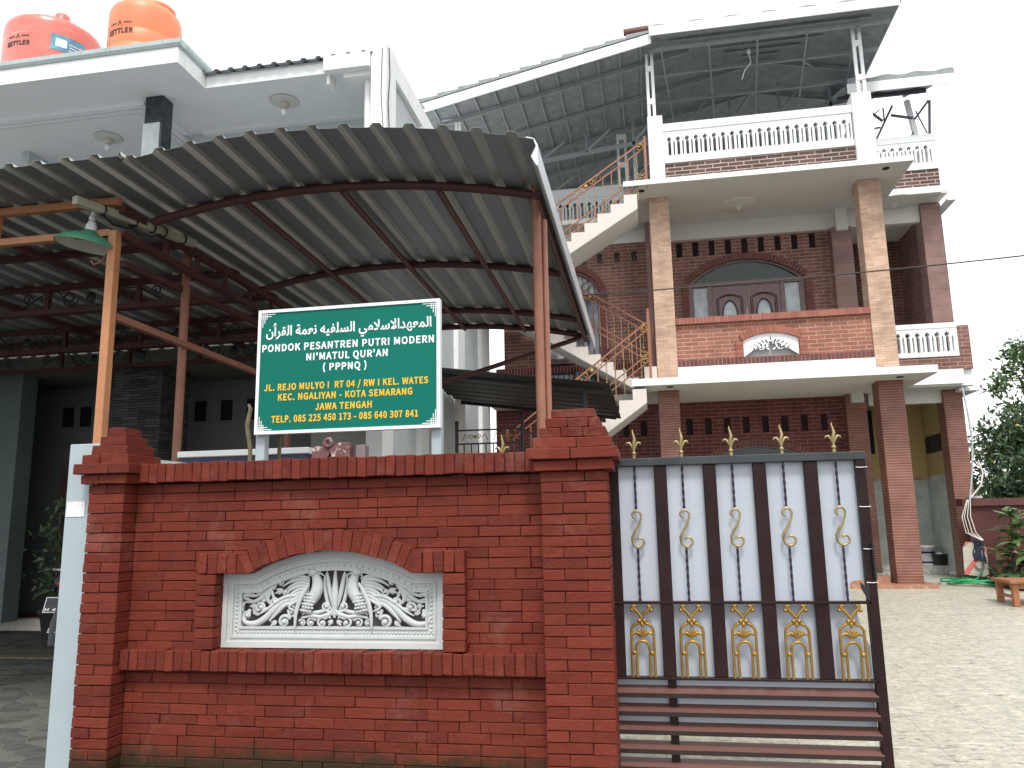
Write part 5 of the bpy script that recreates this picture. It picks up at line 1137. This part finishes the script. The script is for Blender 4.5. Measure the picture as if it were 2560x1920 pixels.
for k in range(5): xx = .5+.8*k; b.bar((xx, 13.3, 9.46), (xx+.45, 14.15, 9.9 if xx < 2.6 else 9.75), .04, .04); b.bar((xx, 12.55, 9.45), (xx+.3, 15.3, 9.42), .03, .03)
b.build('rafters', mat('dull_zinc_rafter', (.33,.36,.37), .5, .3), rf)
b = MB()
for y in (14.9, 16.6, 18.6):                                   # tie trusses under the roof
    b.bar((-3.4, y, 8.62), (4.2, y, 9.42), .05, .08); b.bar((.2, y, 8.95), (4.2, y, 8.98), .05, .07)
    for k in range(8): xx = -2.9+k*.95; b.bar((xx, y, 7.1 if k in (1, 3, 5, 7) else 8.62+.105*(xx+3.4)), (xx, y, zl(min(xx, RX))-.1), .05, .05, (0,1,0)); b.bar((xx, y, 8.66+.105*(xx+3.4)), (xx+.5, y, zl(min(xx+.5, RX))-.1), .035, .035)
b.build('trusses', M['light_steel'], rf)
def truss_post(x, y, z0, z1, w_=.075):
    b = MB(); b.bar((x-w_, y, z0), (x-w_, y, z1), .05, .04, (0,1,0)); b.bar((x+w_, y, z0), (x+w_, y, z1), .05, .04, (0,1,0))
    k = z0+.28
    while k < z1: b.box(x-w_-.02, x+w_+.02, y-.03, y+.02, k, k+.10); k += .62
    b.build('roof_post', M['clean_white'], hs)
truss_post(.29, 12.7, 8.27, 9.5, .045); truss_post(3.70, 12.7, 8.30, 9.55, .05); truss_post(-3.22, 13.0, 7.4, 8.78, .03); truss_post(3.2, 15.5, 7.1, 9.3); truss_post(-.3, 15.2, 7.1, 9.3)
b = MB(); b.bar((-3.6, 13.0, 8.83), (-3.2, 13.0, 8.83), .04); b.build('roof_post', M['clean_white'], hs)
b = MB(); b.lathe([(.03, 0), (.035, -.06), (.02, -.08), (.0, -.12)], (2.0, 12.9, 9.5), 10); b.tube([(2.0, 12.9, 9.4), (2.02, 12.9, 9.25), (1.9, 12.9, 9.1), (1.85, 12.9, 8.95)], .008, 5); b.build('bulb_holder', M['cart_white'], hs)
# small lower roof over the wing
b = MB(); poly3(b, [(3.72, 13.55, 8.99), (5.46, 13.55, 8.99), (5.46, 15.2, 9.56), (3.72, 15.2, 9.56)], .03)
for k in range(24): x0 = 3.72+1.74*k/24; x1 = 3.72+1.74*(k+1)/24; b.prism([(x0, 9.0), (x1, 9.0), (x1, 9.09+.018*math.sin((k+1)*.9)), (x0, 9.09+.018*math.sin(k*.9))], 13.52, 13.75)
wr = b.build('wing_roof', M['roof_tile_metal'], hs)
b = MB(); b.box(3.70, 5.465, 13.50, 13.52, 8.80, 8.985); b.build('fascia_board', M['clean_white'], wr)
b = MB(); DG = MB()
for y in (13.7, 14.4): b.bar((3.75, y, 8.90+.345*(y-13.55)), (5.3, y, 8.90+.345*(y-13.55)), .05, .08)
for x in (3.95, 4.5, 5.15): b.bar((x, 13.6, 8.97), (x, 15.1, 9.49), .05, .05)
Y = 14.3
for p, q, w_ in (((4.25, 8.85), (4.18, 8.1), .035), ((4.66, 8.9), (4.24, 8.1), .05), ((4.25, 8.85), (4.47, 8.62), .05), ((4.62, 8.72), (4.98, 8.62), .05), ((5.28, 8.93), (5.02, 8.60), .05), ((5.30, 8.93), (5.22, 8.1), .05), ((4.42, 8.5), (4.2, 8.48), .035), ((4.44, 8.85), (4.2, 8.66), .025), ((4.5, 8.88), (4.5, 8.6), .03), ((5.05, 8.75), (5.2, 8.3), .025), ((4.97, 8.35), (4.8, 8.1), .03)):
    b.bar((p[0], Y, p[1]), (q[0], Y, q[1]), w_*.75, w_*.75, (0,1,0))
b.build('bracing', mat('dark_violet_steel', (.12,.12,.15), .5, .3), wr)
b = MB(); b.bar((4.93, 14.35, 9.0), (5.05, 14.35, 8.1), .08, .08, (0,1,0)); b.build('post', M['clean_white'], wr)

# ------------------------------------------------------------------ outside stairs
sr = thing('outside_stairs', 'cream tiled zigzag outside stairs with copper railings on the left of the brick house', 'stairs', (-1.5, 13.3, .4))
def flight(x0, z0, run, rise, n, d, y0, y1, th, name='flight'):
    """n steps from the top (x0,z0) going down in direction d"""
    pts = [(x0+.0, z0)]; x, z = x0, z0
    for i in range(n):
        pts += [(x, z-rise)] if i == 0 else [(x, z-rise)]
        z -= rise; x += d*run; pts += [(x, z)]
    top = pts; bot = [(x, z-th), (x0-d*.22, z0-rise-th+run*.0+.16)]
    b = MB(); b.prism(top+[bot[0], bot[1], (x0-d*.22, z0)], y0, y1); b.build(name, M['stair_tile'], sr)
    b = MB(); b.prism([(bot[0][0], bot[0][1]-.012), (bot[1][0], bot[1][1]-.012), bot[1], bot[0]], y0+.002, y1-.002); b.build('soffit', M['cream_plaster'], sr)
flight(-.25, 6.85+.02, .225, .148, 10, -1, 12.52, 13.3, .26)
flight(-2.3, 5.42, .215, .15, 10, 1, 13.48, 14.4, .24)
flight(-.25, 3.56, .222, .172, 12, -1, 12.52, 13.35, .20)
b = MB(); b.box(-2.93, -2.3, 12.52, 14.4, 5.22, 5.42); b.build('landing', M['stair_tile'], sr)
b = MB(); b.box(-3.5, -2.9, 12.55, 14.3, .3, 1.5); b.build('landing', M['stair_tile'], sr)
b = MB(); b.box(-.05, .155, 12.9, 13.3, 3.722, 3.99); b.build('newel_block', M['stair_tile'], sr)
def rail(x0, x1, zt0, zt1, y, h, n, sub):
    """slanting railing between x0 and x1, top rail heights zt0 and zt1"""
    Z = lambda x: zt0+(zt1-zt0)*(x-x0)/(x1-x0)
    r = MB()
    for d, w_ in ((0, .026), (.13, .02), (h*.62, .02), (h*.76, .02)): r.bar((x0, y, zt0-d), (x1, y, zt1-d), w_, w_)
    tw = MB()
    for i in range(n+1):
        x = x0+(x1-x0)*i/n
        if i % 2 == 0: r.bar((x, y, Z(x)-.13), (x, y, Z(x)-h), .018)
        else:
            tw.tube([(x+.004*math.cos(k*1.6), y+.004*math.sin(k*1.6), Z(x)-.13-(h-.1)*k/16) for k in range(17)], .0075, 5); tw.ball((x, y, Z(x)-h*.55), .02, 6, 5, (1, 1, 1.5))
    o = r.build('railing', M['orange_steel'], sr); tw.build('twisted_bars', M['brass_dull'], o)
    b = MB(); s = 1 if x1 > x0 else -1; sl = (zt1-zt0)/(x1-x0)
    for f in sub:
        xc = x0+(x1-x0)*f; zc0 = Z(xc)-.065
        for q in (-1, 1):
            b.tube([(xc+q*(.10+.05*(1-.7*j/12)*math.cos(j*.6)), y-.012, zc0+sl*q*.10+.05*(1-.7*j/12)*math.sin(j*.6)) for j in range(13)], .0085, 6)
            b.tube([(xc+q*.15, y-.012, zc0+sl*q*.15-.04), (xc+q*.21, y-.012, zc0+sl*q*.21+.05), (xc+q*.27, y-.012, zc0+sl*q*.27-.05)], .0085, 6)
        b.ball((xc, y-.012, zc0), .04, 8, 6, (1, .4, 1))
    for q in (.0,):
        for dz in (.07, h*.69): b.tube([(x0+s*(.09+.075*(1-.75*j/14)*math.cos(j*.55+1)), y-.012, zt0-dz+sl*s*.09+.075*(1-.75*j/14)*math.sin(j*.55+1)) for j in range(15)], .009, 6)
    b.build('scroll', M['gold'], o)
def newel(x, y, z0, z1):
    b = MB(); b.bar((x, y, z0), (x, y, z1), .042); b.ball((x, y, z1+.02), .03, 8, 6); b.build('newel', M['orange_steel'], sr)
rail(.14, -1.9, 7.83, 6.49, 12.56, .92, 14, (.5,)); newel(.14, 12.56, 7.10, 7.86)
rail(.08, -1.9, 4.82, 6.12, 13.5, .85, 16, (.52,)); newel(.08, 13.42, 3.99, 4.86)
rail(.05, -2.2, 4.68, 2.98, 12.56, .85, 16, (.42,)); newel(.05, 12.56, 3.72, 4.84); newel(-2.3, 12.5, .9, 2.95)

# ------------------------------------------------------------------ right side: yard wall, bench, board, hose, buckets, plants
yw = thing('yard_wall', 'dark maroon yard wall with a coping on the right of the house', 'wall', (6.5, 13.95, .4))
b = MB(); b.box(4.98, 16, 13.9, 14.05, .3, 1.62); b.build('wall_panel', mat('flat_maroon_paint', (.085,.026,.024), .85, var=.3, scale=4, bump=.2, bscale=12), yw)
b = MB(); b.box(4.90, 16, 13.84, 14.12, 1.62, 1.735); b.build('coping', mat('dark_maroon_coping', (.10,.035,.03), .8, var=.3, scale=5), yw)
b = MB(); b.cbox(5.02, 5.22, 13.86, 14.0, 1.737, 1.775, .005); tag(b.build('loose_block', mat('pale_concrete', (.45,.43,.40), .85)), 'small pale block lying on the yard wall coping by the pipes', 'block')
pi = thing('conduit_pipes', 'grey conduit pipe and white cables running down beside the far right column', 'pipe', (5.1, 13.8, .45))
b = MB(); b.tube([(5.11, 13.86, 3.56), (5.14, 13.85, 3.2), (5.16, 13.84, 2.7), (5.10, 13.82, 2.2), (5.0, 13.8, 1.70)], .015, 8); b.build('pipe', M['grey_pipe'], pi)
b = MB(); b.tube([(5.13, 13.88, 3.5), (5.17, 13.87, 3.0), (5.165, 13.86, 2.6)], .009, 6); b.build('pipe', M['grey_pipe'], pi)
b = MB(); b.tube([(5.20, 13.82, 2.35), (5.25, 13.82, 2.15), (5.20, 13.81, 1.95), (5.03, 13.8, 1.76)], .014, 6)
for k, (dx, sp) in enumerate(((0, .10), (.02, .04), (.04, -.03), (-.01, .16))):
    b.tube([(4.97+dx, 13.8, 1.72), (4.92+dx-sp*.4, 13.77, 1.45), (4.95+dx-sp*.5, 13.72, 1.2), (5.06+dx*.5, 13.66, 1.08)], .008, 5)
b.build('cable', M['white_cable'], pi)
wb = thing('painted_board', 'grey board with a red diagonal stripe and dark hook mark leaning against the yard wall', 'board', (4.95, 13.6, .42))
O = Vector((4.715, 13.58, .56)); UX = Vector((.338, -.02, -.045)); UZ = Vector((.09, .20, .50))
def bp_(u, v, d=0): return O+UX*u+UZ*v+Vector((0, -d, d*.3))
def bpoly(mb, pts, d0, d1):
    n = len(pts); mb.add([bp_(u, v, d0) for u, v in pts]+[bp_(u, v, d1) for u, v in pts], [tuple(range(n)), tuple(range(2*n-1, n-1, -1))]+[(i, (i+1) % n, n+(i+1) % n, n+i) for i in range(n)])
b = MB(); bpoly(b, [(0, 0), (1, 0), (1.0, .82), (.88, 1.0), (.14, 1.0), (0, .80)], 0, .02); bo = b.build('panel', M['board_grey'], wb)
b = MB(); bpoly(b, [(0, 0), (.17, 0), (.74, .62), (.66, .72), (0, .1)], .021, .0235); bpoly(b, [(0, .84), (.0, .80), (.14, 1.0), (.30, 1.0), (.12, .88)], .021, .0235); bpoly(b, [(.76, 1.0), (.88, 1.0), (1, .82), (.99, .66)], .021, .0235); b.build('red_stripe', M['board_red'], bo)
b = MB(); n = 14; ring = [(.63+.22*math.cos(math.pi+math.pi*i/n), .30+.17*math.sin(math.pi+math.pi*i/n)) for i in range(n+1)]; rin = [(.63+.10*math.cos(math.pi+math.pi*i/n), .30+.07*math.sin(math.pi+math.pi*i/n)) for i in range(n+1)]
for i in range(n): bpoly(b, [ring[i], ring[i+1], rin[i+1], rin[i]], .0245, .027)
bpoly(b, [(.73, .30), (.85, .30), (.85, .72), (.73, .72)], .0245, .027); b.build('hook_mark', M['board_dark'], bo)
cl = MB(); G_ = []
for j in range(9):
    for i in range(6):
        u = .45+.09*i+.03*math.sin(j*1.1)-(.02*j if i < 2 else 0)+(.012*j if i < 3 else 0); v = 1.06-.075*j-(.06 if i in (0, 5) else 0)
        p = bp_(u, v, .035+.018*math.sin(i*2.1+j*.6)); G_.append(p)
cl.add(G_+[p+Vector((0, .012, 0)) for p in G_], [(j*6+i, j*6+i+1, j*6+i+7, j*6+i+6) for j in range(8) for i in range(5)]+[(54+j*6+i, 54+j*6+i+6, 54+j*6+i+7, 54+j*6+i+1) for j in range(8) for i in range(5)], .5, True)
tag(cl.build('hanging_cloth', M['cloth_navy']), 'navy cloth hanging over the top of the grey painted board', 'cloth')
hz = MB(); pts = []; random.seed(3)
for i in range(150):
    a = i*.21; R = .30+.10*math.sin(i*.083)+.03*math.sin(i*.31); pts.append((4.83+R*1.15*math.cos(a)+.05*math.sin(i*.05), 13.45+R*.9*math.sin(a), .448+.012*(i/30)+.016*math.sin(i*.7)))
pts += [(5.15, 13.5, .56), (5.10, 13.6, .66), (5.0, 13.6, .62), (4.86, 13.45, .52), (4.7, 13.3, .47)]
hz.tube(pts, .0145, 7); tag(hz.build('garden_hose', M['hose']), 'coiled bright green garden hose on the courtyard floor', 'hose')
bk1 = thing('bucket', 'white bucket with a rim band on the raised tiled floor', 'bucket', (4.84, 15.62, .6))
b = MB(); b.lathe([(.10, 0), (.125, .30), (.135, .30), (.135, .34), (.12, .34), (.115, .28), (.095, .02), (0, .02)], (4.84, 15.62, .60), 22); b.build('body', M['ceramic'], bk1)
b = MB(); b.lathe([(.119, .20), (.122, .235)], (4.84, 15.62, .602), 22); b.lathe([(.103, .03), (.106, .06)], (4.84, 15.62, .602), 22); b.build('band', M['bluegrey'], bk1)
b = MB(); b.tube([(4.84+.13*math.cos(math.pi*i/10), 15.48-.03*math.sin(math.pi*i/10), .92-.16*math.sin(math.pi*i/10)) for i in range(11)], .004, 5); b.build('handle', M['black_metal'], bk1)
bs1 = thing('basin', 'black plastic basin holding white things beside the white bucket', 'basin', (5.0, 15.5, .6))
b = MB(); b.lathe([(.105, 0), (.14, .18), (.15, .185), (.15, .195), (.13, .19), (.095, .02), (0, .02)], (5.02, 15.50, .6), 20); b.build('body', M['black_plastic'], bs1)
b = MB(); b.ball((5.0, 15.50, .77), .075, 10, 8, (1, 1, .8)); tag(b.build('white_bundle', M['ceramic']), 'round white bundle lying in the black basin', 'bundle')
bn = thing('wooden_bench', 'low varnished orange wooden bench on the right of the courtyard', 'bench', (5.0, 11.3, .34))
b = MB(); b.cbox(4.33, 6.0, 10.97, 11.58, .625, .662, .005); b.build('seat', M['bench_wood'], bn)
for x in (4.40, 5.8):
    for y in (11.05, 11.50):
        b = MB(); b.cbox(x-.035, x+.035, y-.035, y+.035, gz(y)+.004, .622, .004)
        b.prism([(y-.035 if y > 11.3 else y+.035, .622), ((y-.13) if y > 11.3 else (y+.13), .622), (y-.035 if y > 11.3 else y+.035, .53)], x-.02, x+.02, axis='x'); b.build('leg', M['bench_wood'], bn)
    b = MB(); b.box(x-.02, x+.02, 11.085, 11.465, .44, .475); b.build('stretcher', M['bench_wood'], bn)
for y in (11.05, 11.5):
    b = MB(); b.box(4.435, 5.765, y-.015, y+.015, .56, .62); b.build('apron', M['bench_wood'], bn)
sl = MB(); sl.prism([(13.5, .44), (13.8, .44), (13.83, .47), (13.5, .46)], 5.42, 5.75, axis='x'); 
b = MB(); b.prism([(5.0, 13.78), (5.02, 13.2), (5.1, 12.6), (5.5, 12.1), (16, 12.1), (16, 13.88)], .38, .47, axis='z'); struct(b.build('planting_bed', M['soil']))
# shrubs and ferns in the bed
def frond(mb, c, ang, ln, rise, droop, w_, n=16):
    c = Vector(c); d = Vector((math.cos(ang), math.sin(ang), 0)); s_ = Vector((-d.y, d.x, 0)); pr = c
    for i in range(1, n+1):
        t = i/n; p = c+d*ln*t+Vector((0, 0, rise*t-droop*t*t)); tt = random.random(); l = w_*math.sin(math.pi*min(1, t*.85+.12))
        for q in (-1, 1): mb.add([pr, p, p+s_*q*l+d*l*.5-Vector((0,0,l*.25)), pr+s_*q*l*.9+d*l*.35-Vector((0,0,l*.2))], [(0,1,2,3)], tt)
        pr = p
sh = thing('conifer_shrub', 'light green feathery shrub by the yard wall right of the painted board', 'shrub', (5.45, 13.1, .45))
b = MB(); random.seed(5)
b.tube([(5.25, 13.15, .45), (5.27, 13.1, 1.0), (5.28, 13.1, 1.5)], [.03, .02, .008], 6)
for p in (((5.25, 13.1, .95), (5.2, 13.1, 1.0), (5.12, 13.05, 1.08), (5.04, 13.0, 1.28), (5.12, 13.0, 1.33)), ((5.27, 13.1, 1.0), (5.27, 13.05, 1.05), (5.25, 13.0, 1.2), (5.25, 13.0, 1.3)), ((5.26, 13.1, .85), (5.2, 13.1, .78), (5.12, 13.05, .86), (5.08, 13.0, 1.02))): b.tube(p, [.011]*(len(p)-1)+[.005], 5)
b.build('stem', M['bark'], sh)
b = MB()
for k in range(60):
    z = random.uniform(.85, 1.55); frond(b, (5.27+random.gauss(0,.07), 13.1+random.gauss(0,.1), z), random.uniform(0, 6.28), random.uniform(.22, .5)*(1.75-z*.75), random.uniform(.02, .2), random.uniform(.02, .2), .05)
b.build('foliage', M['leaf_light'], sh)
sh2 = thing('low_fern', 'dark spreading ferns growing low at the foot of the yard wall', 'fern', (5.3, 12.9, .45))
b = MB()
for c in ((5.12, 12.95, .60), (5.4, 12.7, .62), (5.3, 13.3, .78), (5.6, 12.9, .75), (5.75, 13.2, .9), (5.5, 13.4, .7)):
    for k in range(14): frond(b, (c[0]+random.uniform(-.05,.05), c[1], c[2]), random.uniform(0, 6.28), random.uniform(.26, .5), .1, .18, .055)
leaf_mesh(b, [(random.uniform(5.1, 5.9), random.uniform(12.6, 13.6), .5+random.random()*.16) for _ in range(500)], .04)
b.build('foliage', M['leaf_dark'], sh2)
st_ = MB(); st_.tube([(5.16, 13.35, .44), (5.14, 13.35, .78), (5.15, 13.35, .92)], [.045, .04, .035], 8); tag(st_.build('cut_trunk', mat('pale_tan_bark', (.30,.2,.12), .9, var=.3)), 'short pale cut trunk standing among the ferns right of the painted board', 'stump')
fl = MB(); fl.lathe([(.005, .05), (.01, .02), (.045, -.01)], (5.22, 12.95, .93), 8); fl.tube([(5.22, 12.95, .97), (5.2, 12.95, 1.08)], .004, 5)
tag(fl.build('pink_flower', mat('pale_pink_petal', (.62,.40,.40), .6)), 'single pale pink hanging flower in front of the dark yard wall', 'flower')
# trees beyond the wall
def tree(x, y, h, crowns, m, label, nl, ls, bl=0):
    t = thing('tree', label, 'tree', (x, y, .4), 'trees beyond the yard wall')
    b = MB(); b.tube([(x, y, .3), (x+.05, y, h*.35), (x-.1, y+.05, h*.6), (x, y, h*.85)], [.16, .12, .08, .03], 8)
    for cx, cy, cz, rx, rz in crowns: b.tube([(x, y, h*.4), ((x+cx)/2, (y+cy)/2, (h*.5+cz)/2), (cx, cy, cz)], [.07, .05, .02], 6)
    b.build('trunk', M['bark'], t); b = MB(); fb = MB()
    tot = sum(c[3]**2*c[4] for c in crowns)
    for cx, cy, cz, rx, rz in crowns:
        n = int(nl*rx*rx*rz/tot); cl_ = []
        for _ in range(max(7, n//70)):
            d = Vector((random.gauss(0,1), random.gauss(0,1), random.gauss(0,1))).normalized()*random.uniform(.45, 1); cl_.append((cx+d.x*rx, cy+d.y*rx, cz+d.z*rz))
        P_ = []
        for _ in range(n):
            c = random.choice(cl_); s_ = rx*.22; P_.append((c[0]+random.gauss(0, s_), c[1]+random.gauss(0, s_), c[2]+random.gauss(0, s_*.75)))
        leaf_mesh(b, P_, ls)
        if bl: leaf_mesh(fb, random.sample(P_, min(len(P_), bl)), ls*.7)
    b.build('foliage', m, t)
    if bl: fb.build('blossom', M['blossom'], t)
random.seed(11)
tree(9.0, 20.5, 4.2, [(8.6, 20.4, 3.2, .9, .75), (9.3, 20.2, 3.1, 1.0, .9), (8.2, 20.2, 2.3, .9, .8), (9.2, 20, 2.0, 1.1, .9), (8.0, 20.3, 1.5, .8, .6), (10.2, 20.3, 2.6, 1.1, 1.1)], M['leaf_dark'], 'dense dark green tree with yellow blossoms just beyond the yard wall', 9500, .085, 40)
tree(10.0, 22.5, 6.2, [(9.6, 22.2, 5.0, .75, .55), (10.2, 22.4, 5.7, .9, .8), (10.6, 22.2, 4.4, 1.0, 1.0), (9.3, 22.3, 4.3, .5, .35), (10.9, 22.3, 5.2, .9, .9)], M['leaf'], 'taller open green tree rising against the sky at the right', 3800, .085)
tree(11.8, 27, 5.0, [(10.9, 27, 2.6, 1.6, 1.6), (12.0, 26.5, 4.0, 1.6, 1.4), (12.9, 27, 2.8, 1.8, 1.6)], M['leaf_dark'], 'far dark tree behind the other trees at the right', 5000, .10)
# overhead wire
wi = MB(); A, B_ = Vector((-2.93, 11.9, 5.02)), Vector((12, 11.9, 5.62))
wi.tube([A.lerp(B_, i/30)+Vector((0, 0, -.62*4*(i/30)*(1-i/30)*.35)) for i in range(31)], .011, 5)
tag(wi.build('overhead_wire', M['black_plastic']), 'thin black overhead wire crossing in front of the brick house', 'wire')
w2 = MB(); w2.tube([(5.4, 14.3, 3.95), (8, 15, 3.95), (14, 17, 4.3)], .006, 4); tag(w2.build('thin_wire', M['black_plastic']), 'faint thin wire leaving the right corner of the brick house', 'wire')
